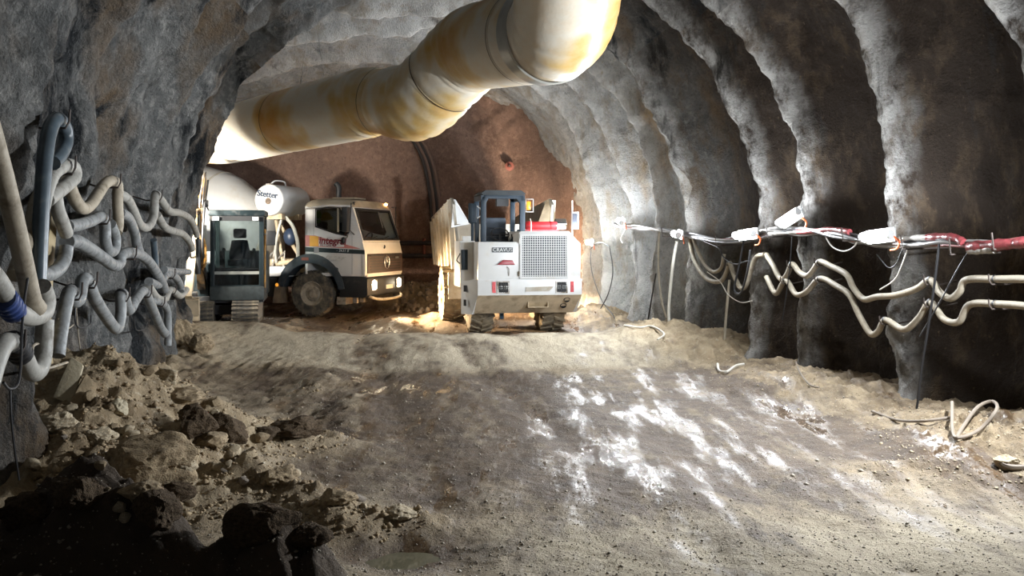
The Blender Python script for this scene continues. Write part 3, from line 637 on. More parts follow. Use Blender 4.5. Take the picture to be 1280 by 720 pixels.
    for s in (-1, 1):
        MB().add([(s*1.17, yb0-.02, 2.74), (s*1.18, yb0+.34, 2.90), (s*1.06, yb0+.34, 2.86), (s*.78, yb0-.02, 2.30), (s*1.2, yb0-.02, 2.22),
                  (s*1.17, yb0+.03, 2.74), (s*1.18, yb0+.39, 2.90), (s*1.06, yb0+.39, 2.86), (s*.78, yb0+.03, 2.30), (s*1.2, yb0+.03, 2.22)],
                 [(0, 1, 2, 3, 4), (9, 8, 7, 6, 5), (0, 5, 6, 1), (1, 6, 7, 2), (2, 7, 8, 3), (3, 8, 9, 4), (4, 9, 5, 0)]).build('corner_gusset', M_white if s < 0 else M_mud, box)
    for k in range(7):
        y_ = yb0+.25+k*.72
        for s in (-1, 1):
            zt = 2.86-.07*k
            MB().add([(s*1.04, y_, 1.28), (s*1.04, y_+.12, 1.28), (s*1.17, y_+.12, zt), (s*1.17, y_, zt), (s*1.16, y_, 1.28), (s*1.16, y_+.12, 1.28), (s*1.26, y_+.12, zt), (s*1.26, y_, zt)],
                     [(0, 1, 2, 3), (7, 6, 5, 4), (0, 4, 5, 1), (1, 5, 6, 2), (2, 6, 7, 3), (3, 7, 4, 0)]).build('box_rib', M_whiteD, box)
    # ---- wheels
    for s in (-1, 1):
        wheel(t, (s*.76, 1.15, .62), .60, .50, (s, 0, 0), .30, M_rubberT, 20)
        wheel(t, (s*1.08, 3.45, .66), .64, .52, (s, 0, 0), .32, M_rubberT, 20)
        MB().bb(s*1.02-.22, s*1.02+.22, 2.75, 2.82, .6, 1.2).build('mud_flap', M_whiteD, t)
    MB().cyl((-.8, 1.15, .6), (.8, 1.15, .6), .09, 12).build('front_axle', M_black, t)
    MB().cyl((-1.0, 3.45, .66), (1.0, 3.45, .66), .10, 12).build('rear_axle', M_black, t)
    return t
dumper = build_dumper()

# ================================================================== concrete mixer truck
# local frame: +x forward, -y towards the viewer, z up; origin on the ground under the front axle
def build_mixer():
    t = thing('mixer_truck', 'white concrete mixer truck with lit headlights and pink stripe lettering', 'truck', (-4.53, 25.16, .13), math.radians(-15))
    W = 1.2
    side_o = [(-.16, 1.45), (-.16, 2.66), (.50, 2.72), (1.05, 2.70), (1.34, 1.80), (1.37, 1.02), (.72, 1.01), (.70, 1.20)]
    side_i = [(.12, 2.20), (.12, 2.61), (.42, 2.64), (.74, 2.62), (.98, 2.08), (.93, 1.98), (.66, 2.03), (.40, 2.11)]
    M_cab = pmat('white_cab_paint', (.72, .715, .705), .5, var=.03, dirt=(.5, .45, .38), dscale=2.0, dlo=.6, dhi=.9)
    M_tan = pmat('dusty_roof', (.42, .36, .27), .7, var=.12, vscale=4)
    M_pink = pmat('faded_red_stripe', (.58, .22, .20), .5, var=.1)
    M_stripe = pmat('dark_stripe', (.02, .035, .04), .45)
    M_gold = pmat('orange_square', (.85, .42, .06), .5, var=.1)
    M_letd = pmat('dark_red_letters', (.20, .02, .035), .5)
    M_grill = pmat('dark_brown_grille', (.06, .035, .028), .5, var=.2)
    cab = MB()
    for s in (-1, 1): cab.ring(side_o, side_i, 'y', s*W, s*(W-.05))
    # rear wall, front corner panels, floor
    cab.bb(-.16, -.10, -W, W, 1.05, 2.68)
    cab.prism([(1.335, 1.82), (1.40, 1.55), (1.40, 1.02), (1.30, 1.02), (1.28, 1.82)], 'y', -W, W)
    cab.bb(-.1, 1.3, -W+.04, W-.04, 1.0, 1.08)
    cabo = cab.build('cab', M_cab, t, bev=.012)
    roof = MB()
    secs = []
    for s_, (ex, zt) in ((-1.2, (0, 2.66)), (-1.19, (.02, 2.74)), (-1.10, (.06, 2.83)), (-.8, (.08, 2.87)), (.8, (.08, 2.87)), (1.10, (.06, 2.83)), (1.19, (.02, 2.74)), (1.2, (0, 2.66))):
        secs.append([(-.17, s_, 2.62), (-.17+ex*.3, s_, zt-.05), (-.05+ex*.3, s_, zt), (.5, s_, zt+.02), (.98-ex*.3, s_, zt-.03), (1.08-ex*.2, s_, 2.68), (1.07, s_, 2.62)])
    n = 7
    roof.add([p for q in secs for p in q], [(i*n+k, i*n+k+1, (i+1)*n+k+1, (i+1)*n+k) for i in range(len(secs)-1) for k in range(n-1)]+[tuple(range(n)), tuple((len(secs)-1)*n+k for k in range(n-1, -1, -1))]+[(i*n, (i+1)*n, (i+1)*n+n-1, i*n+n-1) for i in range(len(secs)-1)])
    ro = roof.build('roof', M_tan, cabo, 40)
    MB().bb(.15, .75, -.35, .35, 2.885, 2.93).build('roof_hatch', M_tan, t, bev=.015)
    # windscreen with black rubber frame, wipers
    a0, a1 = Vector((1.075, 0, 2.66)), Vector((1.345, 0, 1.84))
    def wsp(y, k, o=0.0): q = a0.lerp(a1, k); return (q.x+.96*o, y, q.z+.31*o)
    def ringq(out, inn, o0, o1):
        mb = MB(); vs = [wsp(y, k, o) for o in (o0, o1) for l in (out, inn) for y, k in l]; fs = []
        for i in range(4):
            j = (i+1) % 4; fs += [(i, j, 4+j, 4+i), (8+i, 12+i, 12+j, 8+j), (i, 8+i, 8+j, j), (4+i, 4+j, 12+j, 12+i)]
        return mb.add(vs, fs)
    ringq([(-W, 0), (W, 0), (W, 1), (-W, 1)], [(-1.08, .05), (1.08, .05), (1.14, .97), (-1.14, .97)], -.05, .0).build('windscreen_surround', M_cab, cabo)
    wf = ringq([(-1.10, .03), (1.10, .03), (1.16, .98), (-1.16, .98)], [(-1.02, .10), (1.02, .10), (1.08, .91), (-1.08, .91)], -.03, .02).build('windscreen_frame', M_black, t, bev=.008)
    MB().add([wsp(-1.04, .08, -.005), wsp(1.04, .08, -.005), wsp(1.1, .93, -.005), wsp(-1.1, .93, -.005)], [(0, 1, 2, 3)]).build('windscreen', M_glass, wf)
    for y_ in (-.75, .0, .65): MB().tube([wsp(y_, .95, .03), wsp(y_+.42, .86, .035)], .012, 6).build('wiper', M_black, wf)
    MB().tube([wsp(.28, .10, .015), wsp(.24, .60, .02)], .014, 6).build('wiper_arm', M_steel, wf)
    # door window, door seams, handle
    MB().prism([(.13, 2.20), (.13, 2.60), (.42, 2.63), (.73, 2.61), (.97, 2.08), (.93, 1.99), (.66, 2.04), (.40, 2.12)], 'y', -W+.018, -W+.026).build('door_window', M_glassD, t)
    MB().prism([(.13, 2.20), (.13, 2.60), (.42, 2.63), (.73, 2.61), (.97, 2.08), (.93, 1.99), (.66, 2.04), (.40, 2.12)], 'y', W-.026, W-.018).build('door_window', M_glassD, t)
    sm = MB()
    for s in (-1, 1):
        sm.bb(.06, .068, s*W-.003, s*W+.003, 1.50, 2.64); sm.bb(1.06, 1.068, s*W-.003, s*W+.003, 1.05, 1.96)
        sm.bb(.06, 1.06, s*W-.003, s*W+.003, 2.64, 2.648)
    sm.build('door_seam', pmat('grey_seam', (.28, .28, .28), .6), t)
    MB().ring([(.10, 2.18), (.10, 2.63), (.42, 2.66), (.76, 2.64), (1.01, 2.08), (.94, 1.955), (.64, 2.01), (.38, 2.09)], [(.13, 2.21), (.13, 2.60), (.42, 2.63), (.73, 2.61), (.97, 2.08), (.92, 1.99), (.66, 2.045), (.40, 2.12)], 'y', -W-.006, -W).build('window_rubber', M_black, t)
    MB().bb(.68, .72, -W-.012, -W+.01, 2.06, 2.63).build('window_divider', M_cab, t)
    MB().bb(.08, .20, -W-.02, -W, 1.56, 1.70).build('door_handle', pmat('grey_handle', (.30, .30, .32), .5), t, bev=.006)
    # livery: pink wedge, orange square, dark band, lettering
    yS = -W-.004
    MB().prism([(-.158, 1.72), (-.158, 1.985), (.10, 1.98), (1.30, 1.66), (1.10, 1.665)], 'y', yS, yS+.003).build('pink_stripe', M_pink, t)
    MB().prism([(-.04, 1.72), (-.04, 1.975), (.19, 1.955), (.19, 1.72)], 'y', yS-.003, yS).build('orange_square', M_gold, t)
    MB().prism([(.20, 1.72), (.20, 1.87), (.86, 1.78), (.86, 1.705), (.60, 1.70)], 'y', yS-.002, yS+.001).build('white_field', M_cab, t)
    MB().prism([(-.158, 1.59), (-.158, 1.70), (1.30, 1.635), (1.385, 1.63), (1.385, 1.53), (1.3, 1.535)], 'y', yS, yS+.003).build('dark_band', M_stripe, t)
    text('integral', .235, M_letd, t, (.56, yS-.006, 1.845), (math.pi/2, math.radians(2.5), 0), bold=.006, shear=.12)
    text('BETON', .085, M_letd, t, (.38, yS-.006, 1.745), (math.pi/2, math.radians(2.5), 0), spacing=1.05)
    text('- 2631 8', .085, pmat('white_letters', (.75, .75, .75), .5), t, (.82, yS-.006, 1.615), (math.pi/2, math.radians(3), 0), shear=.2, spacing=1.1)
    MB().prism([(.36, 1.42), (.42, 1.50), (.92, 1.46), (.78, 1.38), (.5, 1.36)], 'y', yS, yS+.002).build('grey_script', pmat('grey_sticker', (.58, .58, .57), .5, var=.2, vscale=18), t)
    # grille, emblem, badge
    gr = MB().prism([(1.385, 1.56), (1.425, 1.50), (1.425, 1.08), (1.38, 1.06)], 'y', -1.08, 1.14).build('front_grille', M_grill, t, bev=.008)
    for k in range(6):
        for y0_, y1_ in ((-.95, -.12), (.16, .98)): MB().bb(1.42, 1.437, y0_, y1_, 1.14+k*.068, 1.165+k*.068).build('grille_slot', M_black, gr)
    em = MB(); ec = Vector((1.455, .02, 1.32)); em.tube([ec+Vector((0, .155*math.cos(a), .155*math.sin(a))) for a in np.linspace(0, 6.2832, 33)], .016, 8, caps=False)
    for a in (90, 210, 330):
        ar = math.radians(a); d = Vector((0, math.cos(ar), math.sin(ar))); p_ = Vector((0, -d.z, d.y))
        em.add([ec+d*.155, ec+p_*.026, ec-p_*.026, ec+Vector((.02, 0, 0))], [(0, 1, 3), (0, 3, 2), (0, 2, 1)])
    em.build('emblem', M_chrome, t)
    MB().bb(1.43, 1.44, .62, .88, 1.40, 1.45).build('badge', M_chrome, gr)
    MB().tube(cat_rom([(1.39, .0, 1.66), (1.41, .0, 1.70), (1.40, .0, 1.74)], 3), .02, 8).build('hood_latch', M_black, t)
    MB().bb(1.30, 1.42, -1.1, 1.1, .985, 1.055).build('lower_trim', M_cab, t, bev=.01)
    # bumper, head lamps, number plate, underrun bar
    bm_ = MB().prism([(.74, .50), (.74, .99), (1.36, .99), (1.46, .94), (1.46, .56), (1.40, .50)], 'y', -W, W).build('bumper', M_black, t, bev=.02)
    M_head = pmat('lit_headlamp', (1, 1, 1), .3, emit=(1.0, .86, .62), estr=45)
    for y_ in (-.80, .80):
        hl = MB().ring([(y_-.17, .65), (y_+.17, .65), (y_+.17, .91), (y_-.17, .91)], [(y_-.13, .68), (y_+.13, .68), (y_+.13, .88), (y_-.13, .88)], 'x', 1.455, 1.475).build('headlight', M_steel, t)
        MB().lathe([(.001, .05), (.09, .035), (.135, 0)], (1.458, y_, .78), (1, 0, 0), 20).build('lens', M_head, hl)
        sp = bpy.data.lights.new('headlight_beam', 'SPOT'); sp.energy = 2400; sp.color = (1.0, .70, .40); sp.spot_size = math.radians(100); sp.spot_blend = .8; sp.shadow_soft_size = .1
        so = bpy.data.objects.new('headlight_beam', sp); C.objects.link(so); so.parent = t; so.location = (1.52, y_, .78); so.rotation_euler = Vector((1, 0, -.22)).to_track_quat('-Z', 'Y').to_euler()
    pn = MB().bb(1.465, 1.475, -.05, .38, .66, .76).build('number_plate', pmat('number_plate', (.7, .68, .62), .5), t)
    MB().tube(cat_rom([(1.36, -1.0, .55), (1.50, -.85, .46), (1.54, -.4, .42), (1.54, .5, .42), (1.50, .85, .46), (1.36, 1.0, .55)], 5), .035, 8).build('underrun_bar', M_rim, t)
    for y_ in (-.95, -.55): MB().bb(1.0, 1.1, y_-.05, y_+.05, .35, .62).build('bracket', M_rim, t)
    for y_ in (-.9,): MB().bb(.62, .86, y_-.2, y_+.2, .32, .50).build('step', M_rim, t)
    am = MB().ball((1.02, 1.02, 2.79), .045, (1, 1.3, .8), 12, 8).build('roof_marker', pmat('lit_amber_marker', (1, .5, .1), .3, emit=(1, .45, .12), estr=14), t)
    MB().ball((1.04, -1.05, 2.76), .03, (1, 1.3, .8), 10, 6).build('roof_marker', M_black, t)
    # mirrors
    for s in (-1, 1):
        mrr = MB().box((.98, s*1.36, 2.34), (.14, .20, .56) if s < 0 else (.16, .2, .34)).build('mirror', M_black, t, bev=.03)
        MB().tube([(1.12, s*1.18, 2.72), (1.14, s*1.42, 2.74), (1.12, s*1.45, 2.1), (1.12, s*1.2, 2.0)], .014, 6).build('mirror_arm', M_black, mrr)
    MB().box((.98, -1.36, 2.58), (.16, .22, .15)).build('wide_mirror', M_black, t, bev=.03)
    MB().tube([(1.02, -1.34, 2.0), (.98, -1.30, 1.93), (.88, -1.24, 1.90)], .018, 6).build('mirror_stay', M_steel, t)
    MB().ball((.86, -1.25, 1.86), .075, (.7, .6, 1.1), 12, 8).build('turn_lamp', M_black, t)
    # cab interior
    it = MB().prism([(.86, 1.1), (.80, 1.80), (1.0, 1.90), (1.26, 1.82), (1.27, 1.1)], 'y', -1.1, 1.1).build('dashboard', M_dark, t)
    for y_ in (-.55, .55):
        s_ = MB().bb(-.05, .12, y_-.26, y_+.26, 1.4, 2.10).build('cab_seat', M_seat, t, bev=.05); MB().bb(-.02, .46, y_-.26, y_+.26, 1.32, 1.50).build('cushion', M_seat, s_, bev=.04)
        MB().bb(-.08, .06, y_-.15, y_+.15, 2.12, 2.32).build('headrest', M_seat, s_, bev=.04)
    MB().tube([Vector((.70+.10*math.sin(a), .55+.22*math.cos(a), 1.86+.20*math.sin(a))) for a in np.linspace(0, 6.2832, 25)], .016, 6, caps=False).cyl((.70, .55, 1.86), (.95, .55, 1.65), .025).build('steering_wheel', M_black, t)
    # front wheel arches: dark fenders with amber lamp and mud flap
    for s in (-1, 1):
        arcp = [(math.radians(a)) for a in np.linspace(8, 168, 17)]
        out = [(.98*math.cos(a)*.92-.02, .57+.97*math.sin(a)) for a in arcp]; inn = [(.74*math.cos(a)-.02, .57+.74*math.sin(a)) for a in arcp]
        y0_, y1_ = (-1.23, -.80) if s < 0 else (.80, 1.23)
        fe = MB(); k = len(out)
        vs = [(x, y, z) for y in (y0_, y1_) for l in (out, inn) for x, z in l]; fs = []
        for i in range(k-1): fs += [(i, i+1, k+i+1, k+i), (2*k+i, 3*k+i, 3*k+i+1, 2*k+i+1), (i, 2*k+i, 2*k+i+1, i+1), (k+i, k+i+1, 3*k+i+1, 3*k+i)]
        fs += [(0, k, 3*k, 2*k), (k-1, 3*k-1, 4*k-1, 2*k-1)]
        feo = fe.add(vs, fs).build('front_fender', M_teal if False else pmat('dark_blue_fender', (.03, .042, .055), .5, var=.2, dirt=(.12, .11, .10), dscale=5, dlo=.55, dhi=.8), t, bev=.015)
        yf = y0_ if s < 0 else y1_
        MB().bb(-.24, -.06, yf-.012, yf+.012, 1.38, 1.45).build('side_reflector', pmat('brown_red_lens', (.22, .06, .04), .4), feo)
        MB().ball((-.90, yf, .78), .045, n=10, m=6).build('side_marker', M_amber, feo)
        MB().prism([(-.95, .78), (-.83, .78), (-.78, .34), (-1.02, .34)], 'y', min(yf, yf-s*.42), max(yf, yf-s*.42)).build('mud_flap', pmat('muddy_flap', (.16, .12, .08), .8, var=.3), feo)
        wheel(t, (0, s*1.04, .575), .555, .32, (0, s, 0), .30, M_rubber, 30, ld=.012, ang=.08)
    MB().cyl((0, -.9, .57), (0, .9, .57), .07, 10).build('front_axle', M_black, t)
    # chassis rails, deck, tanks behind the cab
    for y_ in (-.42, .42): MB().bb(-8.4, 1.2, y_-.05, y_+.05, .78, 1.06).build('chassis_rail', M_black, t)
    MB().bb(-2.35, -.62, -1.14, -.55, .98, 1.22).build('white_tool_box', M_white, t, bev=.02)
    MB().bb(-2.2, -.95, -1.10, -.55, .48, .96).build('fuel_tank', M_black, t, bev=.05)
    MB().bb(-1.5, -.3, -.5, .5, 1.05, 1.40).build('gearbox', M_mud, t, bev=.03)
    MB().tube([(-.25, -.5, 1.42), (-.8, -.62, 1.33), (-1.25, -.60, 1.28)], .06, 10).build('air_pipe', M_mud, t)
    for x_ in (-1.05, -1.35): MB().tube([(x_, -.62, 1.2), (x_+.04, -.62, 1.58), (x_-.36, -.6, 1.2)], .028, 6).build('stay', M_steel, t)
    MB().tube(cat_rom([(-.28, .95, 1.05), (-.28, .95, 2.9), (-.28, .95, 3.25), (-.36, .94, 3.36)], 5), .075, 12).build('exhaust_stack', M_black, t)
    # water tank with name
    tc = Vector((-1.16, -.42, 2.85)); ax = Vector((0, -1, 0)); r = .385
    tk = MB().lathe([(.001, -.80), (r*.7, -.78), (r*.97, -.73), (r, -.68), (r, .70), (r*.985, .74), (r*.9, .765), (.001, .785)], tc, ax, 40).build('water_tank', M_white, t, 50)
    text('Stetter', .20, pmat('navy_letters', (.03, .05, .09), .5), tk, (-1.17, -1.205, 2.98), (math.pi/2, math.radians(8), 0), bold=.004, ext=.012)
    MB().lathe([(.001, .02), (.06, .02), (.085, 0)], (-1.15, -1.203, 2.82), ax, 9).build('rust_patch', pmat('rust_spot', (.16, .12, .09), .8, var=.4, vscale=20), tk)
    MB().tube(cat_rom([(-1.16, -1.1, 3.22), (-1.12, -.9, 3.33), (-1.10, -.5, 3.33), (-1.10, -.4, 3.22)], 5), .02, 8).build('breather_pipe', M_white, tk)
    MB().bb(-1.24, -1.08, -1.16, -1.08, 3.16, 3.25).build('lug', M_steel, tk)
    for y_ in (-.9, .0): MB().bb(-1.42, -.90, y_-.08, y_+.08, 2.38, 2.52).build('saddle', M_mud, tk)
    hs = [[(-1.05, -.72, 2.40), (-1.15, -.74, 2.0), (-1.22, -.72, 1.6), (-1.20, -.7, 1.3)], [(-.92, -.75, 2.45), (-.70, -.76, 2.2), (-.58, -.74, 1.8), (-.60, -.70, 1.35)], [(-.97, -.70, 2.45), (-.76, -.70, 2.2), (-.64, -.68, 1.8), (-.66, -.64, 1.35)]]
    for h in hs: MB().tube(cat_rom(h, 5), .032, 8).build('water_hose', pmat('clear_grey_hose', (.42, .42, .38), .4), t)
    MB().tube([(-1.30, -.55, 2.4), (-1.10, -.55, 1.3)], .04, 8).tube([(-1.42, -.3, 2.42), (-.75, -.4, 1.5)], .045, 8).build('tank_frame', M_mud, t)
    MB().ball((-.95, -.45, 1.95), .22, (.8, .7, 1), 16, 10).build('pump', pmat('blue_pump', (.02, .035, .07), .4), t)
    # drum: inclined double cone on pedestals
    d0 = Vector((-1.70, 0, 1.95)); dax = Vector((-1, 0, .28)).normalized()
    prof = [(.001, -.02), (.42, .0), (.68, .08), (.82, .26), (1.22, 1.35), (1.27, 1.7), (1.27, 2.8), (1.02, 4.0), (.62, 5.2), (.55, 5.45), (.50, 5.45)]
    dr = MB().lathe(prof, d0, dax, 56).build('mixer_drum', M_white, t, 40)
    for h, rr in ((1.7, 1.272), (2.8, 1.272)): MB().lathe([(rr, -.03), (rr+.012, -.02), (rr+.012, .02), (rr, .03)], d0+dax*h, dax, 56).build('drum_band', M_whiteD, dr)
    MB().bb(-1.85, -1.62, -.55, .55, 1.05, 2.0).build('front_pedestal', M_whiteD, t, bev=.02)
    MB().prism([(-6.9, 1.0), (-6.2, 1.0), (-6.4, 2.1), (-6.8, 2.1)], 'y', -.7, .7).build('rear_pedestal', M_whiteD, t)
    MB().prism([(-7.2, 3.4), (-6.9, 3.9), (-6.6, 3.9), (-6.8, 3.2)], 'y', -.6, .6).build('hopper', M_whiteD, t)
    MB().tube([(-7.2, -.1, 2.6), (-8.0, -.2, 1.7)], .25, 12, caps=False).build('chute', M_whiteD, t)
    for x_ in (-3.9, -5.25):
        for s in (-1, 1):
            wheel(t, (x_, s*.94, .575), .555, .56, (0, s, 0), .30, M_rubber, 30, ld=.012, ang=.08)
            MB().lathe([(.66, -.3), (.66, .3)], (x_, s*.94, .62), (0, 1, 0), 28).build('rear_fender', M_black, t) if False else None
    for x_ in (-3.9, -5.25): MB().cyl((x_, -.8, .57), (x_, .8, .57), .09, 10).build('rear_axle', M_black, t)
    return t
mixer = build_mixer()
RT = Matrix.Translation((-4.53, 25.16, .13)) @ Matrix.Rotation(math.radians(-15), 4, 'Z')
# ------------------------------------------------------------------ driver in the cab (orange jacket, white helmet)
def build_driver():
    t = thing('person', 'person in orange jacket and white helmet at the mixer truck wheel', 'person', RT @ Vector((.20, .52, 1.50)), math.radians(-15))
    J = {'pel': ((.0, 0, .08), .15), 'bel': ((-.02, 0, .24), .145), 'che': ((-.04, 0, .42), .165), 'nek': ((-.03, 0, .58), .065), 'nk2': ((-.02, 0, .64), .055)}
    vs, es, rs = [], [], []; ix = {}
    def v(nm, p, r, par=None):
        ix[nm] = len(vs); vs.append(p); rs.append(r)
        if par: es.append((ix[par], ix[nm]))
    v('pel', (0, 0, .09), .14); v('bel', (-.01, 0, .25), .135, 'pel'); v('che', (-.02, 0, .42), .15, 'bel'); v('nek', (-.01, 0, .56), .065, 'che')
    for s, q in ((-1, 'r'), (1, 'l')):
        v('sh'+q, (-.01, s*.19, .50), .075, 'che'); v('el'+q, (.20, s*.27, .32), .052, 'sh'+q); v('wr'+q, (.42, s*.20, .40), .036, 'el'+q)
        v('hp'+q, (.05, s*.10, .05), .10, 'pel'); v('kn'+q, (.42, s*.14, .10), .075, 'hp'+q); v('an'+q, (.56, s*.14, -.28), .05, 'kn'+q)
    me = bpy.data.meshes.new('body'); me.from_pydata(vs, es, []); o = bpy.data.objects.new('body', me); C.objects.link(o); o.parent = t
    md = o.modifiers.new('skin', 'SKIN'); 
    for i, r in enumerate(rs): me.skin_vertices[0].data[i].radius = (r, r) if i else (r, r)
    me.skin_vertices[0].data[0].use_root = True
    sb = o.modifiers.new('sub', 'SUBSURF'); sb.levels = 2; sb.render_levels = 2
    me.materials.append(pmat('orange_work_jacket', (.62, .13, .04), .8, var=.1))
    M_skin = pmat('skin', (.55, .33, .24), .55)
    hd = MB().ball((0, 0, .71), .105, (.95, .78, 1.18), 20, 14).cyl((-.01, 0, .55), (-.005, 0, .65), .052, 12)
    hd.ball((.105, 0, .695), .018, (1, .8, 1.3), 8, 6)
    for s in (-1, 1): hd.ball((-.005, s*.083, .70), .026, (.6, .4, 1.1), 8, 6)
    h = hd.build('head', M_skin, t)
    for s in (-1, 1): MB().ball((.092, s*.032, .725), .010, (.6, 1.2, .8), 8, 6).build('eye', M_dark, h)
    MB().box((.098, 0, .645), (.008, .042, .008)).build('mouth', pmat('lips', (.35, .14, .11), .6), h)
    MB().lathe([(.128, 0), (.124, .015), (.118, .05), (.085, .11), (.03, .135), (.001, .137)], (-.005, 0, .745), (0, 0, 1), 20).prism([(.09, -.07), (.16, -.05), (.17, 0), (.16, .05), (.09, .07)], 'z', .745, .755).build('helmet', pmat('white_helmet', (.78, .78, .75), .35), t)
    for s, q in ((-1, 'r'), (1, 'l')):
        w = Vector((.42, s*.20, .40)); hm = MB().ball(w+Vector((.055, 0, .01)), .045, (1.1, .5, .9), 10, 8)
        for k in range(4):
            b = w+Vector((.09, 0, .035-.022*k)); hm.tube(cat_rom([b, b+Vector((.035, -s*.012, .004)), b+Vector((.045, -s*.045, 0)), b+Vector((.02, -s*.06, 0))], 3), [.0095]*10, 6)
        hm.tube(cat_rom([w+Vector((.04, -s*.01, .03)), w+Vector((.06, -s*.045, .04)), w+Vector((.085, -s*.055, .02))], 3), .010, 6)
        hm.build('hand', M_skin, t)
    return t
build_driver()
M_hel = pmat('yellow_helmet', (.80, .55, .02), .35)
hl_ = thing('safety_helmet', 'yellow safety helmet hanging inside the mixer truck side window', 'helmet', RT @ Vector((.12, -.62, 2.40)), 0)
MB().lathe([(.15, 0), (.135, .01), (.125, .06), (.09, .125), (.03, .15), (.001, .152)], (0, 0, 0), (0, -.3, 1), 22).build('shell', M_hel, hl_)
MB().lathe([(.165, -.004), (.165, .006), (.12, .008)], (0, 0, 0), (0, -.3, 1), 22).build('brim', M_hel, hl_)
vst = thing('safety_vest', 'green high-visibility vest hung at the rear of the mixer truck cab', 'vest', RT @ Vector((-.06, -.75, 2.28)), math.radians(-15))
MB().prism([(-.13, 0), (-.15, .25), (-.06, .30), (0, .22), (.06, .30), (.15, .25), (.13, 0)], 'x', 0, .04).build('cloth', pmat('hi_vis_green', (.25, .62, .08), .7), vst, bev=.01)
MB().bb(.03, .046, -.14, .14, .08, .12).build('reflective_band', pmat('reflective_tape', (.6, .62, .6), .3), vst)

# ================================================================== compact excavator, cab facing the camera
def build_excavator():
    t = thing('excavator', 'dark compact excavator with glazed cab and folded boom beside the mixer', 'excavator', P(297, 403, 20.3), math.radians(11))
    # cab frame
    x0, x1, z0, z1, y1 = -.54, .52, .48, 2.27, 1.2
    cab = MB().ring([(x0, z0), (x0, z1), (x1, z1), (x1, z0)], [(x0+.085, z0+.28), (x0+.085, z1-.20), (x1-.095, z1-.20), (x1-.095, z0+.28)], 'y', -.02, .08).build('cab_frame', M_teal, t, bev=.02)
    MB().bb(x0-.01, x1+.01, -.05, .0, z0-.03, z0+.26).build('front_apron', pmat('scratched_dark_panel', (.028, .036, .037), .55, var=.35, vscale=14), cab, bev=.03)
    MB().bb(x0-.03, x1+.03, -.10, y1, z1-.10, z1+.02).build('cab_roof', M_teal, cab, bev=.03)
    MB().bb(x0, x1, -.06, .0, z1-.20, z1-.10).build('visor', M_black, cab)
    for x_ in (x0+.04, x1-.04): MB().bb(x_-.04, x_+.04, y1-.08, y1, z0, z1).build('rear_post', M_teal, cab)
    for x_ in (x0+.02, x1-.02):
        MB().bb(x_-.02, x_+.02, .08, y1, z0, z0+.55).build('side_panel', M_teal, cab)
        MB().bb(x_-.005, x_+.005, .08, y1, z0+.55, z1-.1).build('side_glass', M_glass, cab)
    MB().bb(x0+.08, x1-.09, .02, .03, z0+.62, z1-.19).build('windscreen', M_glass, cab)
    MB().bb(x0+.08, x1-.09, .02, .03, z0+.27, z0+.60).build('lower_screen', M_glassD, cab)
    MB().bb(x0+.07, x1-.08, .0, .05, z0+.50, z0+.56).build('cross_bar', pmat('grey_bar', (.30, .31, .28), .5, var=.2), cab)
    MB().bb(x0+.07, x1-.08, .035, .06, z0+.60, z0+.64).build('sill', M_black, cab)
    for x_ in (x0+.12, x1-.16): MB().bb(x_-.06, x_+.06, -.10, -.05, z1-.19, z1-.12).build('work_light', pmat('lamp_glass_pale', (.6, .62, .6), .2), cab)
    st = MB().prism([(-.22, 1.28), (.20, 1.28), (.20, 1.42), (.15, 1.68), (-.17, 1.68), (-.22, 1.42)], 'y', .62, .74).build('operator_seat', M_seat, t, bev=.03)
    MB().bb(-.14, .13, .64, .73, 1.72, 1.92).build('headrest', M_seat, st, bev=.04)
    MB().bb(-.22, .20, .25, .7, 1.14, 1.28).build('cushion', M_seat, st, bev=.04)
    lv = MB()
    for x_ in (-.30, .30): lv.cyl((x_, .45, 1.0), (x_, .36, 1.46), .016, 8); lv.ball((x_, .36, 1.48), .035, n=10, m=6)
    lv.build('joysticks', M_black, t)
    MB().bb(-.48, .46, .10, 1.1, .5, .6).build('cab_floor', M_dark, t)
    # engine cover and counterweight behind
    MB().bb(-1.05, .54, 1.25, 2.1, .50, 1.45).build('engine_cover', M_teal, t, bev=.06)
    MB().bb(-1.05, -.60, .35, 1.3, .50, 1.20).build('side_cover', M_teal, t, bev=.05)
    MB().bb(-1.0, .5, .1, 2.0, .40, .52).build('deck', M_black, t)
    MB().cyl((-.26, 1.0, .30), (-.26, 1.0, .42), .42, 24).build('slew_ring', M_black, t)
    # tracks with grouser plates
    for xc in (-.72, .16):
        path = []; L_, r_ = 1.6, .21
        for a in np.linspace(-90, -270, 9): path.append((-.05+r_*math.cos(math.radians(a)), r_+r_*math.sin(math.radians(a))))
        for a in np.linspace(90, -90, 9): path.append((L_+r_*math.cos(math.radians(a)), r_+r_*math.sin(math.radians(a))))
        tr = MB().prism(path, 'x', xc-.25, xc+.25).build('track', M_rubber, t)
        per = []
        for a, b in zip(path, path[1:]+path[:1]):
            k = max(1, int(math.hypot(b[0]-a[0], b[1]-a[1])/.085))
            for j in range(k): per.append((a[0]+(b[0]-a[0])*j/k, a[1]+(b[1]-a[1])*j/k, math.atan2(b[1]-a[1], b[0]-a[0])))
        pm = None
        for (y_, z_, a) in per:
            if pm is None:
                g = MB().box((0, 0, 0), (.52, .045, .05)).build('track_plate', M_rubber, tr); pm = g
            else:
                g = pm.copy(); C.objects.link(g); g.parent = tr
            g.location = (xc, y_, z_); g.rotation_euler = (a, 0, 0)
    MB().bb(-.6, .1, .3, 1.4, .14, .34).build('undercarriage', M_black, t)
    MB().prism([(-.42, .05), (-.30, .03), (-.34, .36), (-.44, .38)], 'x', -1.0, .42).build('dozer_blade', M_mud, t) if False else None
    # boom, arm and rams seen edge-on at the left
    bm_ = MB()
    bp = [(.35, .75), (-.15, 1.5), (-.05, 2.3), (.45, 2.98)]
    bw = .075
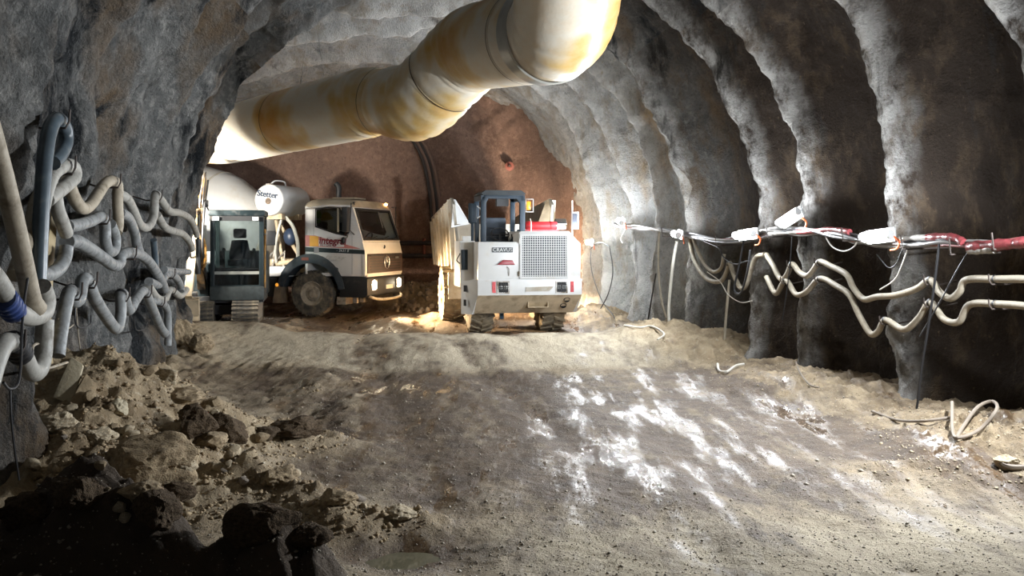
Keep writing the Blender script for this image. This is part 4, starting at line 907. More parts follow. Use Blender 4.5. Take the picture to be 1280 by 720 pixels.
    for (a, b) in zip(bp, bp[1:]):
        d = Vector((0, b[0]-a[0], b[1]-a[1])).normalized(); nrm = Vector((0, -d.z, d.y))*.11
        A = Vector((-.74, *a)); B = Vector((-.74, *b))
        vs = [p+n_+Vector((s*bw, 0, 0)) for p in (A-d*.04, B+d*.04) for n_ in (nrm, -nrm) for s in (-1, 1)]
        bm_.add(vs, [(0, 1, 3, 2), (4, 6, 7, 5), (0, 4, 5, 1), (2, 3, 7, 6), (0, 2, 6, 4), (1, 5, 7, 3)])
    bo = bm_.build('boom', pmat('grimy_ochre_paint', (.26, .15, .05), .6, var=.3, dirt=(.07, .06, .05), dscale=6, dlo=.42, dhi=.6), t)
    MB().cyl((-.74, -.28, 1.0), (-.74, -.32, 1.7), .055, 12).build('ram', M_black, bo)
    MB().cyl((-.74, -.32, 1.7), (-.74, -.15, 2.2), .03, 10).build('ram_rod', M_chrome, bo)
    for s, q in ((-.86, 0), (-.62, .03)): MB().tube(cat_rom([(s, .1, .9), (s-.02, -.42, 1.5+q), (s, -.28, 2.3), (s+.02, .2, 2.9)], 6), .022, 8).build('hydraulic_hose', M_black, bo)
    for k in range(5): MB().tube(cat_rom([(-.86+.05*k, .1, 2.05+.04*k), (-.90+.06*k, -.22, 2.40), (-.84+.05*k, -.10, 2.75), (-.80+.04*k, .25, 3.0+.02*k)], 5), .014, 6).build('boom_pipe', M_steel if k % 2 else M_black, bo)
    ar = MB(); a_, b_ = Vector((-.76, .45, 3.0)), Vector((-.90, -.55, .55)); d = (b_-a_).normalized(); nrm = d.cross(Vector((1, 0, 0))).normalized()*.10
    ar.add([p+n_+Vector((s*.075, 0, 0)) for p in (a_, b_) for n_ in (nrm*1.3 if p is a_ else nrm*.8, -nrm*1.3 if p is a_ else -nrm*.8) for s in (-1, 1)], [(0, 1, 3, 2), (4, 6, 7, 5), (0, 4, 5, 1), (2, 3, 7, 6), (0, 2, 6, 4), (1, 5, 7, 3)])
    aro = ar.build('arm', M_mud, t)
    MB().cyl((-.90, -.30, 2.3), (-.93, -.62, 1.3), .045, 12).build('bucket_ram', M_whiteD, aro)
    MB().cyl((-.93, -.62, 1.3), (-.95, -.72, .8), .026, 10).build('ram_rod', M_chrome, aro)
    for z_, y_ in ((2.5, .22), (1.6, -.15), (.62, -.55)): MB().cyl((-1.02, y_, z_), (-.72, y_, z_), .05, 12).build('pin', M_steel, aro)
    MB().tube(cat_rom([(-.68, -.05, 1.1), (-.60, -.30, 1.25), (-.62, -.22, 1.6), (-.70, -.05, 1.75)], 5), .03, 8).build('yellow_hose', M_orangeP, t)
    bk = MB().prism([(-.75, .02), (-.35, .0), (-.28, .30), (-.45, .55), (-.62, .5), (-.50, .2)], 'x', -1.10, -.70).build('bucket', M_mud, t)
    for s in (-1, 1):
        m_ = MB().box((-.62 if s < 0 else .66, -.02, 2.42 if s < 0 else 1.72), (.10, .05, .14) if s < 0 else (.18, .06, .30)).build('mirror', M_black, t, bev=.02)
        MB().cyl((x0+.02 if s < 0 else x1-.02, 0, 2.2 if s < 0 else 1.8), (-.62 if s < 0 else .66, 0, 2.38 if s < 0 else 1.8), .012, 6).build('mirror_arm', M_black, m_)
    MB().tube([(x1+.02, .05, .7), (x1+.02, .05, 1.9)], .018, 8).build('grab_rail', M_orangeP, t)
    return t
build_excavator()
# dark equipment cabinet with yellow stripe, half hidden by the rock edge
cb = thing('equipment_cabinet', 'dark green cabinet with a yellow stripe behind the rock edge', 'cabinet', (-7.75, 22.6, fz(-7.75, 22.6)-.02), .1)
MB().bb(-.65, .62, 0, .9, .32, 2.2).build('body', pmat('dark_green_cabinet', (.025, .045, .045), .5, var=.2), cb, bev=.02)
MB().bb(-.66, .63, -.012, .0, 1.28, 1.37).build('yellow_stripe', M_yellow, cb)
MB().bb(-.60, .58, .05, .85, .0, .34).build('skid', M_mud, cb)
MB().bb(-.02, .0, -.015, 0, .4, 2.1).build('door_seam', M_dark, cb)
# ================================================================== hoses along the left wall
M_hose = pmat('pale_grey_hose', (.33, .32, .29), .5, var=.12, vscale=10, dirt=(.17, .155, .13), dscale=9, dlo=.50, dhi=.72, bump=.15)
M_hose2 = pmat('blue_grey_hose', (.235, .247, .25), .42, var=.15, vscale=10, dirt=(.11, .105, .10), dscale=9, dlo=.48, dhi=.72, bump=.15)
M_hose3 = pmat('dark_blue_grey_pipe', (.075, .10, .12), .35, var=.25, vscale=8, dirt=(.22, .21, .18), dscale=8, dlo=.55, dhi=.8)
M_hose4 = pmat('tan_hose', (.36, .31, .235), .6, var=.12, vscale=10, dirt=(.18, .145, .10), dscale=9, dlo=.50, dhi=.72, bump=.15)
M_wire = pmat('black_cable_rubber', (.02, .02, .022), .5)
M_rust = pmat('rusty_bar', (.06, .045, .038), .7, var=.3)
M_blue = pmat('blue_rubber_coupling', (.03, .06, .20), .4)
def hose(pix, r, mat, label, wall='L', off=.2, offs=None, n=12, group=None, ties=True, cat='hose', name='hose', sub=5):
    f = onL if wall == 'L' else onR
    pts = [f(x, y, (offs[i] if offs else off)) for i, (x, y) in enumerate(pix)]
    path = cat_rom(pts, sub); o = MB().tube(path, r, n).build(name, mat); tag(o, label, cat, group)
    if ties:   # black ties where the hose hangs on a peg
        for i in range(1, len(pix)-1):
            if pix[i][1] < pix[i-1][1] and pix[i][1] <= pix[i+1][1]:
                a = path[i*sub]; d = (path[i*sub+1]-path[i*sub-1]).normalized()
                MB().tube([a-d*.013, a+d*.013], r+.006, n, caps=False).build('tie', M_wire, o)
                HOOKS.append((a, r, wall))
    return o
HOOKS = []
GL = 'hoses hung on the left wall'
HL = [
 ([(-420, -330), (-180, -130), (-60, 40), (-22, 130), (0, 205), (9, 240), (20, 285), (31, 335), (40, 374), (47, 385)], .052, M_hose4, 'thick tan hose leaning down from the left picture edge', .48),
 ([(48, 405), (48, 360), (50, 300), (53, 240), (57, 190), (63, 160), (72, 149), (81, 160), (82, 178), (76, 192), (66, 204)], .050, M_hose3, 'dark upright hose that loops over at the top', .34),
 ([(52, 262), (58, 236), (66, 217), (80, 207), (91, 209), (93, 221), (82, 232), (66, 244), (58, 250)], .052, M_hose, 'pale hose bent in a flat double loop below the top loop', .30),
 ([(60, 225), (68, 240), (72, 262), (78, 278), (83, 292)], .050, M_hose, 'short pale hose dropping beneath the double loop', .24),
 ([(-420, 330), (-180, 290), (-70, 300), (-40, 318), (-18, 335), (-5, 350), (6, 368), (14, 384), (26, 393), (42, 396), (55, 390), (58, 374), (52, 358)], .055, M_hose, 'pale hose with a blue coupling at the left picture edge', .44),
 ([(46, 342), (60, 343), (73, 336), (81, 322), (83, 309)], .050, M_hose2, 'short grey hose curling right beside the tan plank', .26),
 ([(-420, 660), (-180, 610), (-45, 560), (-25, 520), (-14, 480), (-6, 452), (3, 432), (12, 428), (21, 434), (30, 448), (38, 464), (47, 464), (53, 448), (55, 424), (56, 400)], .055, M_hose, 'pale U-shaped hose with black ribbed coupling low at the left', .42),
 ([(18, 345), (30, 310), (42, 268), (50, 232)], .048, M_hose4, 'slanting tan hose behind the dark upright hose', .26),
 ([(72, 445), (76, 415), (84, 372), (89, 364), (92, 376), (99, 373), (103, 352), (109, 350), (118, 372), (134, 398), (146, 411), (151, 392), (151, 368), (156, 372), (161, 388), (170, 374), (180, 364), (190, 384), (200, 408), (206, 417)], .052, M_hose2, 'long blue-grey hose zigzagging lowest along the left wall', .24),
 ([(84, 224), (92, 246), (102, 260), (112, 257), (122, 243), (131, 230), (140, 226), (147, 232), (147, 255), (148, 278), (146, 291)], .050, M_hose4, 'tan hose sagging then hanging down over the highest peg', .22),
 ([(146, 242), (158, 248), (166, 262), (174, 280), (184, 284), (192, 270), (194, 244), (201, 250), (212, 264), (224, 266), (237, 273), (243, 284), (246, 294)], .050, M_hose, 'upper pale hose running on towards the rock edge', .20),
 ([(84, 283), (98, 281), (114, 276), (126, 271), (131, 281), (132, 302), (136, 314), (143, 312), (144, 296), (138, 280)], .050, M_hose2, 'grey hose ending in a downward twist below the tan one', .22),
 ([(150, 266), (160, 272), (168, 290), (171, 306), (176, 320)], .050, M_hose2, 'short grey hose curving down the dark wet rib', .20),
 ([(84, 302), (96, 302), (112, 311), (128, 322), (143, 332), (150, 328), (151, 320), (160, 316), (174, 318), (186, 327), (197, 343), (203, 354), (206, 362)], .054, M_hose2, 'middle blue-grey hose arching over the dark wet rib', .22),
 ([(196, 268), (206, 284), (217, 289), (229, 293), (238, 304), (240, 312)], .050, M_hose, 'short pale hose under the upper hose near the rock edge', .18),
 ([(186, 352), (198, 356), (204, 348), (211, 342), (220, 347), (226, 358), (226, 364)], .050, M_hose2, 'small grey hose arch beside the rock edge', .18),
 ([(205, 337), (218, 339), (236, 340)], .046, M_hose2, 'straight short grey hose stub at the rock edge', .18),
 ([(186, 358), (196, 372), (206, 374), (213, 362), (225, 370), (233, 362)], .046, M_hose, 'pale hose with a small sag low at the rock edge', .18),
 ([(184, 378), (198, 377), (208, 385), (210, 402), (210, 432)], .046, M_hose2, 'grey hose bending down to the ground at the rock edge', .18),
 ([(192, 300), (194, 320), (195, 345), (192, 362)], .040, M_hose3, 'dark pipe upright on the wet rib', .16)]
for pix, r, m, lab, off in HL:   # the ends that leave the picture swing back to the wall
    hose(pix, r*1.08, m, lab, 'L', off, [off*(.0 if i == 0 else .6) if pix[0][0] < -30 and i < 2 else off for i in range(len(pix))], group=GL)
# couplings belong to their own hoses
def coupling(px, py, px2, py2, off, mat, nr, parent_lab, r=.075):
    a, b = onL(px, py, off), onL(px2, py2, off); o = next(o for o in C.objects if o.get('label') == parent_lab)
    for k in range(nr):
        c = a.lerp(b, (k+.5)/nr); d = (b-a).normalized()*(b-a).length/nr*.38
        MB().tube([c-d, c-d*.6, c+d*.6, c+d], [r*.88, r, r, r*.88], 14).build('coupling_ring', mat, o)
coupling(4, 372, 18, 390, .44, M_blue, 4, HL[4][3]); coupling(15, 426, 27, 444, .42, M_wire, 4, HL[6][3])
# peg irons: bent rebar hooks that carry the hoses
def hook(a, r, wall):
    s = -1 if wall == 'L' else 1
    p = [a+Vector((s*.30, .02, -r*.2)), a+Vector((s*.12, 0, -r-.012)), a+Vector((-s*(r+.01), -.01, -r-.012)), a+Vector((-s*(r+.035), -.01, -r*.3)), a+Vector((-s*(r+.04), -.01, r*1.3))]
    o = MB().tube(p, .009, 6).build('wall_hook', M_rust)
    tag(o, 'thin rusty rebar hook carrying a hose on the %s wall' % ('left' if wall == 'L' else 'right'), 'hook', 'rebar hooks on the %s wall' % ('left' if wall == 'L' else 'right'))
# loose black wires, hooks and the tan plank on the left wall
for pix, r, lab, off in (
  ([(35, 345), (30, 380), (27, 420), (26, 455), (22, 480), (12, 486), (4, 478)], .008, 'thin black wire curling down past the couplings', .50),
  ([(13, 488), (14, 520), (18, 560), (24, 600)], .008, 'thin black cable hanging down the wet rock pillar', .30),
  ([(50, 378), (54, 385), (55, 420), (55, 455), (60, 460), (84, 453)], .010, 'bent black iron hook below the pale hoses', .36),
  ([(40, 440), (42, 432), (50, 430), (54, 440), (53, 452), (58, 463)], .009, 'curled black wire loop by the pale U-shaped hose', .40),
  ([(94, 385), (95, 405), (103, 410), (113, 405), (114, 394)], .007, 'small black wire hook under the zigzag hose', .22),
  ([(73, 398), (74, 408), (84, 411), (92, 406)], .007, 'small pale wire hook beside the tan plank', .22),
  ([(167, 395), (170, 412), (180, 411), (184, 402)], .007, 'tiny wire hook on the dark wet rib', .18),
  ([(95, 380), (97, 410), (102, 450)], .006, 'thin pale wire hanging under the zigzag hose', .20)):
    o = MB().tube(cat_rom([onL(x, y, off) for x, y in pix], 5), r, 6).build('wire', M_wire if 'pale' not in lab else M_hose4); tag(o, lab, 'wire')
pl = [onL(x, y, .16) for x, y in ((70, 255), (62, 330), (58, 420), (62, 455))]
mb = MB()
vs = []
for p, w in zip(pl, (.05, .07, .075, .06)):
    vs += [p+Vector((-.03, -w, 0)), p+Vector((-.03, w, 0)), p+Vector((.0, w, 0)), p+Vector((.0, -w, 0))]
fs = [(0, 1, 2, 3), (15, 14, 13, 12)]
for i in range(3):
    for k in range(4): fs.append((i*4+k, i*4+(k+1) % 4, i*4+4+(k+1) % 4, i*4+4+k))
tag(mb.add(vs, fs).build('plank', pmat('weathered_tan_wood', (.36, .28, .16), .8, var=.2, vscale=9, stretch=(1, 1, .2)), smooth=0), 'weathered tan plank upright behind the near hoses', 'plank')
# ================================================================== right wall: hoses, cable bundle, hanging cables
GR = 'hoses hung on the right wall'
M_hoseR = pmat('beige_corrugated_hose', (.32, .28, .215), .6, var=.12, vscale=12, dirt=(.24, .20, .15), dscale=10, dlo=.52, dhi=.75, bump=.2)
hose([(958, 318), (967, 333), (976, 349), (984, 343), (990, 330), (999, 340), (1009, 345), (1017, 337), (1025, 327), (1037, 332), (1058, 343), (1067, 360), (1080, 374), (1096, 371), (1120, 369), (1146, 361), (1163, 350), (1174, 365), (1188, 373), (1200, 364), (1208, 350), (1245, 349), (1300, 351), (1370, 372), (1480, 362), (1600, 392), (1750, 380), (2000, 420), (2400, 430)], .038, M_hoseR, 'upper beige corrugated hose sagging between pegs on the right wall', 'R', .16, group=GR)
hose([(958, 346), (970, 367), (982, 350), (995, 368), (1009, 364), (1025, 348), (1045, 357), (1062, 369), (1074, 394), (1088, 417), (1098, 414), (1107, 400), (1130, 412), (1149, 397), (1163, 378), (1180, 399), (1199, 402), (1212, 381), (1245, 380), (1300, 386), (1370, 412), (1480, 402), (1600, 440), (1750, 425), (2000, 480), (2400, 500)], .037, M_hoseR, 'lower beige corrugated hose sagging between pegs on the right wall', 'R', .16, group=GR)
hose([(866, 297), (873, 315), (882, 332), (893, 340), (902, 334), (905, 318)], .030, M_hoseR, 'small beige hose loop left of the lamp with orange lead', 'R', .20, group=GR)
hose([(862, 300), (868, 325), (880, 345), (892, 352), (903, 350), (910, 335), (912, 328), (918, 345), (926, 360), (933, 356), (938, 340), (945, 322), (956, 318)], .036, M_hoseR, 'double-sagging beige hose below the lamp with orange lead', 'R', .18, group=GR)
hose([(846, 302), (842, 325), (838, 360), (836, 395), (840, 425), (845, 437)], .028, pmat('white_hose', (.62, .60, .54), .5, var=.1), 'white hose hanging straight down the pale rib', 'R', .24, group=GR, ties=False)
hose([(824, 290), (823, 320), (824, 350), (828, 380), (834, 398)], .022, M_hoseR, 'thin beige hose hanging beside the white hose', 'R', .18, group=GR, ties=False)
hose([(912, 350), (908, 390), (905, 430), (903, 452), (897, 462)], .022, M_hoseR, 'thin beige hose dropping to the floor below the cable cluster', 'R', .20, group=GR, ties=False)
for a, r, w in HOOKS: hook(a, r, w)
# main cable bundle on brackets
cbun = thing('cable_bundle', 'bundle of grey cables with red and white wrapping along the right wall', 'cables', (0, 0, 0))
base_l = [(768, 281), (800, 284), (830, 288), (862, 294), (895, 300), (930, 297), (962, 289), (1000, 289), (1040, 290), (1068, 298), (1100, 306), (1140, 302), (1180, 303), (1225, 304), (1290, 301), (1380, 300), (1520, 298), (1700, 300), (2000, 298), (2400, 296)]
cols = [(.18, .18, .19), (.07, .07, .075), (.25, .24, .23), (.04, .04, .045), (.14, .13, .125), (.25, .08, .075), (.30, .29, .28)]
rr = random.Random(3)
for k in range(7):
    pts = [onR(x, y+rr.uniform(-5, 6)*(1.0 if x > 900 else .5), .22+rr.uniform(-.05, .05)) for x, y in base_l]
    MB().tube(cat_rom(pts, 5), rr.uniform(.013, .022), 8).build('cable', pmat('cable_colour_%d' % k, cols[k], .4, var=.15), cbun)
M_rw = pmat('red_plastic_wrap', (.22, .045, .05), .28, var=.35, vscale=14, bump=.4, bscale=18)
M_ww = pmat('white_plastic_wrap', (.36, .345, .32), .25, var=.25, vscale=14, bump=.4, bscale=18)
def wrap(pix, r, mat):
    path = cat_rom([onR(x, y, .24) for x, y in pix], 6); m = len(path)
    MB().tube(path, [r*(1+.10*math.sin(i*.9)+.06*math.sin(i*2.1+1)) for i in range(m)], 12).build('wrapping', mat, cbun)
wrap([(1290, 302), (1262, 305), (1235, 307), (1212, 309)], .055, M_rw); wrap([(1244, 311), (1228, 312), (1212, 313)], .045, M_ww)
wrap([(1205, 304), (1196, 298), (1180, 296), (1160, 297)], .042, M_rw); wrap([(1160, 297), (1135, 298), (1110, 302)], .034, M_ww)
wrap([(1380, 300), (1330, 300), (1290, 302)], .055, M_rw)
wrap([(1062, 290), (1040, 287), (1020, 289), (998, 290)], .036, M_rw); wrap([(998, 290), (980, 291), (962, 292)], .03, M_ww)
wrap([(776, 281), (800, 283), (826, 288)], .03, M_ww)
for x, y in ((1196, 312), (1135, 306), (1060, 296), (965, 292), (900, 303), (832, 292), (1250, 305)):
    a = onR(x, y, .24); MB().tube([a+Vector((.45, 0, -.03)), a+Vector((-.06, 0, -.05)), a+Vector((-.08, 0, .11))], .010, 6).build('bracket', M_rust, cbun)
GC = 'loose cables on the right wall'
M_cab_b = M_wire; M_cab_w = pmat('pale_cable', (.55, .52, .46), .5, var=.1)
for pix, r, m, lab, off in (
  ([(1174, 305), (1168, 355), (1160, 410), (1152, 460), (1146, 510), (1138, 545)], .014, M_wire, 'black cable hanging from the bundle down to the floor', .30),
  ([(1212, 312), (1195, 340), (1178, 372), (1163, 398), (1150, 420)], .008, M_wire, 'thin black cable slanting across the two sagging hoses', .20),
  ([(1136, 308), (1126, 335), (1118, 350), (1100, 362)], .008, M_cab_w, 'thin pale cable looping under the near lamp', .22),
  ([(1030, 292), (1040, 308), (1055, 314), (1068, 308), (1072, 298)], .009, M_cab_w, 'pale cable loop left of the near lamp', .24),
  ([(1096, 318), (1110, 334), (1120, 330), (1128, 312)], .007, M_wire, 'thin black cable loop under the near lamp', .22),
  ([(738, 312), (740, 340), (752, 375), (768, 398), (752, 405)], .012, M_wire, 'black cable crossing beside the white dump truck, falling right', .30),
  ([(762, 308), (766, 340), (760, 368), (748, 390), (738, 405)], .012, M_wire, 'black cable crossing beside the white dump truck, falling left', .30),
  ([(738, 312), (744, 305), (752, 303), (762, 308)], .012, M_wire, 'black cable arch at the top of the crossing cables', .30),
  ([(820, 342), (815, 370), (810, 400), (806, 412)], .014, M_wire, 'grey iron bar leaning against the right wall foot', .15),
  ([(870, 296), (885, 304), (898, 310), (905, 322), (918, 330), (935, 326)], .010, M_wire, 'black cable hanging left of the orange lead lamp', .26),
  ([(930, 298), (926, 320), (922, 340), (918, 362), (926, 366), (934, 340), (938, 312)], .016, M_wire, 'black cable cluster loop under the orange lead lamp', .30),
  ([(884, 340), (900, 352), (910, 368), (926, 378), (940, 376)], .008, M_cab_w, 'thin white cable sweeping under the hose cluster', .26),
  ([(782, 286), (776, 298), (778, 304)], .010, M_cab_w, 'short pale lead hanging from the small lamp', .30),
  ([(990, 296), (988, 325), (984, 360), (978, 400)], .007, M_wire, 'thin black cable hanging below the tilted lamp', .20)):
    o = MB().tube(cat_rom([onR(x, y, off) for x, y in pix], 5), r, 8).build('cable', m); tag(o, lab, 'cable', GC)
# ------------------------------------------------------------------ cables lying on the floor at the right
def ground_hit(px, py):
    d = Vector(((px-640)/F, 1, -(py-HZ)/F)); Y = 4.0
    ys = np.arange(4.0, 31, .02); xs = d.x*ys; zs = CAMH+d.z*ys; g = floor_z(xs, ys)[0]; k = np.argmax(zs <= g)
    if zs[k] > g[k]: k = len(ys)-1
    return Vector((xs[k], ys[k], g[k]))
def ground_cable(pix, r, mat, lab, lift=None):
    pts = [ground_hit(x, y)+Vector((0, 0, r+.01+(lift[i] if lift else 0))) for i, (x, y) in enumerate(pix)]
    tag(MB().tube(cat_rom(pts, 6), r*.85, 8).build('cable', mat), lab, 'cable', 'cables on the floor')
M_ground_c = pmat('dusty_hose', (.22, .18, .14), .7, var=.15)
ground_cable([(1090, 518), (1120, 528), (1150, 531), (1190, 527)], .016, M_ground_c, 'dusty cable lying along the right wall foot')
ground_cable([(1190, 520), (1191, 545), (1200, 552), (1225, 545), (1246, 530), (1240, 522), (1222, 524), (1205, 540), (1196, 552)], .019, M_ground_c, 'dusty hose loop lying at the right edge of the floor', [.1, .0, 0, .03, .10, .12, .08, .03, 0])
ground_cable([(1246, 583), (1262, 590), (1290, 594)], .03, M_ground_c, 'stub of dusty hose at the right picture edge')
ground_cable([(995, 455), (1000, 470), (1012, 484), (1024, 488)], .014, M_ground_c, 'thin dusty cable trailing off the dark wall foot')
ground_cable([(897, 458), (899, 466), (908, 468), (920, 460), (930, 458)], .022, M_cab_w, 'white hose end coiled on the floor by the pale rib')
ground_cable([(780, 409), (800, 412), (815, 410), (830, 420), (822, 428)], .02, M_cab_w, 'pale hose snaking on the far right floor')
# ================================================================== back wall: cable band and pipes
def onback(px, py, off=.05):
    Y = 28.0
    for _ in range(12):
        p = P(px, py, Y); Y = float(back_y(np.array(p.x), np.array(p.z)))-off-.10
    return P(px, py, Y)
bb_ = thing('cable_run', 'dark cable run curving down the red-brown end wall', 'cables')
for k, dx in enumerate((-4, 0, 4, 7)):
    MB().tube(cat_rom([onback(x+dx, y) for x, y in ((512, 165), (524, 182), (534, 205), (540, 235), (543, 265), (543, 300))], 5), .05, 8).build('cable', pmat('brown_black_cable', (.035, .027, .024), .6) if k % 2 == 0 else pmat('dusty_brown_cable', (.16, .10, .075), .7), bb_)
pp = thing('pipe_run', 'two dark pipes running level along the red-brown end wall', 'pipes')
for y_ in (304, 320): MB().tube([onback(x, y_) for x in (440, 470, 500, 525, 550, 575)], .07, 10).build('pipe', pmat('sooty_pipe', (.035, .03, .03), .5, var=.3), pp)
for x_ in (530, 545): MB().tube([onback(x_, 298), onback(x_, 324)], .05, 8).build('pipe_clamp', pmat('dull_red_valve', (.16, .045, .03), .6), pp)
vo = MB().ball(onback(548, 312), .13, (1, .8, 1.2), 12, 8).build('valve', pmat('dull_red_valve', (.16, .045, .03), .6), pp)
pt = onback(637, 208); d_ = thing('rock_bolt_plate', 'small round rusty plate on the red-brown end wall', 'plate', pt)
MB().lathe([(.001, .0), (.13, .0), (.13, .03), (.06, .05), (.04, .12), (.001, .12)], (0, 0, 0), (0, -1, 0), 12).build('plate', pmat('rusty_red_plate', (.22, .07, .05), .7), d_)
MB().lathe([(.001, .12), (.03, .12), (.03, .2), (.001, .2)], (0, 0, 0), (0, -1, 0), 8).build('bolt', M_rust, d_)
# ------------------------------------------------------------------ gallery lamps: added unseen fill at the left, warm one behind the dumper
def glamp(loc, label, w, aim, col=(1, .93, .82)):
    t = thing('flood_lamp', label, 'lamp', loc)
    d = (Vector(aim)-Vector(loc)).normalized(); q = d.to_track_quat('-Z', 'Y').to_matrix()
    MB().box((0, 0, .06), (.42, .26, .10)).build('housing', M_lampbody, t, bev=.01).rotation_euler = q.to_euler()
    o = MB().box((0, 0, 0), (.38, .22, .012)).build('lens', pmat('lit_flood_lens', (1, 1, 1), .3, emit=col, estr=30), t); o.rotation_euler = q.to_euler()
    l = bpy.data.lights.new('flood_light', 'AREA'); l.shape = 'RECTANGLE'; l.size = .38; l.size_y = .22; l.energy = w; l.spread = math.radians(125); l.color = col
    lo = bpy.data.objects.new('flood_light', l); C.objects.link(lo); lo.parent = t; lo.location = d*.03; lo.rotation_euler = q.to_euler()
    MB().cyl((0, 0, .05), (0, -.9, .25), .02, 8).build('bracket', M_steel, t)
glamp((-7.1, 19.0, 2.7), 'added fill lamp out of view behind the left rock edge', 190, (-4.7, 25, 1.7))  # unseen fill added to brighten the mixer truck
glamp((1.0, 24.9, 1.5), 'warm flood lamp on the right wall hidden behind the dump truck', 230, (-3.0, 28.2, 1.9), (1, .80, .60))
# ================================================================== rocks and clods
M_clod = pmat('tan_earth_clod', (.34, .26, .16), .92, var=.3, vscale=7, bump=.6, bscale=22, dirt=(.20, .14, .08), dscale=5)
M_clodP = pmat('pale_earth_clod', (.48, .40, .28), .92, var=.2, vscale=7, bump=.6, bscale=22, dirt=(.30, .23, .14), dscale=5)
M_dclod_shade = pmat('dark_clod_and_heap_shade', (.085, .060, .038), .95, var=.4, vscale=8, bump=1.0, bscale=16, spec=.15)  # dark earth of bank clods; on the foreground heap lumps, painted shade
M_stone = pmat('grey_brown_stone', (.24, .20, .16), .85, var=.25, vscale=6, bump=.5, bscale=18)
M_slab = pmat('pale_yellow_slab', (.40, .345, .24), .85, var=.1, vscale=8, bump=.3)
RK = {}
def rock_mesh(key, sub=3, amp=.28, cuts=7, seed=0):
    k = (key, seed)
    if k in RK: return RK[k]
    bm = bmesh.new(); bmesh.ops.create_icosphere(bm, subdivisions=sub, radius=1.0)
    co = np.array([v.co[:] for v in bm.verts]); r = np.random.default_rng(seed+100)
    for _ in range(cuts):   # flat broken faces
        n_ = r.normal(size=3); n_ /= np.linalg.norm(n_); h = r.uniform(.55, .85); d = co @ n_; over = np.clip(d-h, 0, None); co = co-over[:, None]*n_[None]*.92
    l = np.linalg.norm(co, axis=1, keepdims=True)
    co = co*(1+amp*fbm(co[:, 0]*1.6+seed*3.1, co[:, 1]*1.6, co[:, 2]*1.6, 4, 90+seed)[:, None]+.16*(.3-billow(co[:, 0]*4+5, co[:, 1]*4, co[:, 2]*4, 3, 190+seed))[:, None])
    for v, c in zip(bm.verts, co): v.co = c
    me = bpy.data.meshes.new(key); bm.to_mesh(me); bm.free()
    me.polygons.foreach_set('use_smooth', [True]*len(me.polygons)); me.set_sharp_from_angle(angle=math.radians(38))
    RK[k] = me; return me
def rock(px, py, w, h, mat, label, seed, key='rock', group=None, sub=5, dep=None, cat='rock', rot=None, sink=.55):
    """px,py: where it touches the ground; w,h: size in pixels"""
    p = ground_hit(px, py); s = p.y/F; me = rock_mesh(mat.name, sub, .30, 8, seed).copy(); me.name = key; me.materials.append(mat)
    o = bpy.data.objects.new(key, me); C.objects.link(o); o.scale = (w*s/2*1.1, (dep or w)*s/2, h*s/2*1.25)
    o.location = (p.x, p.y+(dep or w)*s*.25, p.z+h*s*.5*sink); o.rotation_euler = (0, 0, rot if rot is not None else seed*1.3); tag(o, label, cat, group); return o
rock(178, 604, 118, 62, M_clod, 'big brown boulder peaked in the middle of the left bank', 3, rot=.2, dep=80)
rock(222, 600, 40, 30, M_clodP, 'small pale stone at the right foot of the big boulder', 5)
rock(240, 545, 62, 42, M_dclod_shade, 'dark broken clod left of two on the bank', 6, 'clod', cat='clod')
rock(282, 550, 50, 38, M_dclod_shade, 'dark broken clod right of two on the bank', 7, 'clod', cat='clod')
rock(262, 560, 40, 20, M_clod, 'low brown clod in front of the two dark clods', 8, 'clod', cat='clod')
rock(372, 548, 70, 24, M_dclod_shade, 'long dark clod on the road side of the bank', 9, 'clod', cat='clod')
rock(330, 550, 36, 16, M_dclod_shade, 'small dark clod beside the long dark clod', 10, 'clod', cat='clod')
rock(145, 520, 26, 18, M_slab, 'small pale block lying high on the left bank', 11)
rock(62, 545, 50, 30, M_clodP, 'pale clod stuck on the bank near the wet pillar', 12, 'clod', cat='clod')
rock(120, 555, 40, 24, M_clodP, 'pale clod above the big boulder', 13, 'clod', cat='clod')
rock(165, 625, 60, 24, M_clod, 'flat brown clod below the big boulder', 14, 'clod', cat='clod')
rock(215, 628, 46, 22, M_dclod_shade, 'dark clod right below the big boulder', 15, 'clod', cat='clod')
rock(345, 606, 46, 26, M_clod, 'brown clod topping the furrow by the road', 16, 'clod', cat='clod')
rock(420, 632, 50, 20, M_clod, 'brown clod midway along the furrow', 17, 'clod', cat='clod')
rock(500, 650, 44, 16, M_clodP, 'pale clod at the low end of the furrow', 18, 'clod', cat='clod')
rock(205, 478, 36, 22, M_clodP, 'pale block beside the dark wet rib foot', 19)
rock(250, 440, 34, 26, M_clod, 'brown rock at the foot of the rock edge', 20)
rock(225, 432, 34, 36, M_clod, 'tall brown rock leaning against the rock edge', 21)
rock(230, 505, 60, 20, M_clod, 'low brown clod under the dark wet rib', 22, 'clod', cat='clod')
rock(1262, 586, 34, 16, M_clodP, 'pale stone at the right picture edge', 25)
rock(90, 640, 90, 52, M_dclod_shade, 'shade-painted lump on top of the foreground heap', 26, 'clod', cat='clod', dep=60)
rock(35, 655, 80, 40, M_dclod_shade, 'shade-painted lump at the left end of the foreground heap', 27, 'clod', cat='clod', dep=60)
rock(190, 660, 90, 46, M_dclod_shade, 'shade-painted lump in the middle of the foreground heap', 28, 'clod', cat='clod', dep=60)
rock(325, 678, 96, 50, M_dclod_shade, 'shade-painted lump at the right end of the foreground heap', 29, 'clod', cat='clod', dep=60)
rock(385, 690, 56, 32, M_dclod_shade, 'small shade-painted lump beside the puddle', 30, 'clod', cat='clod')
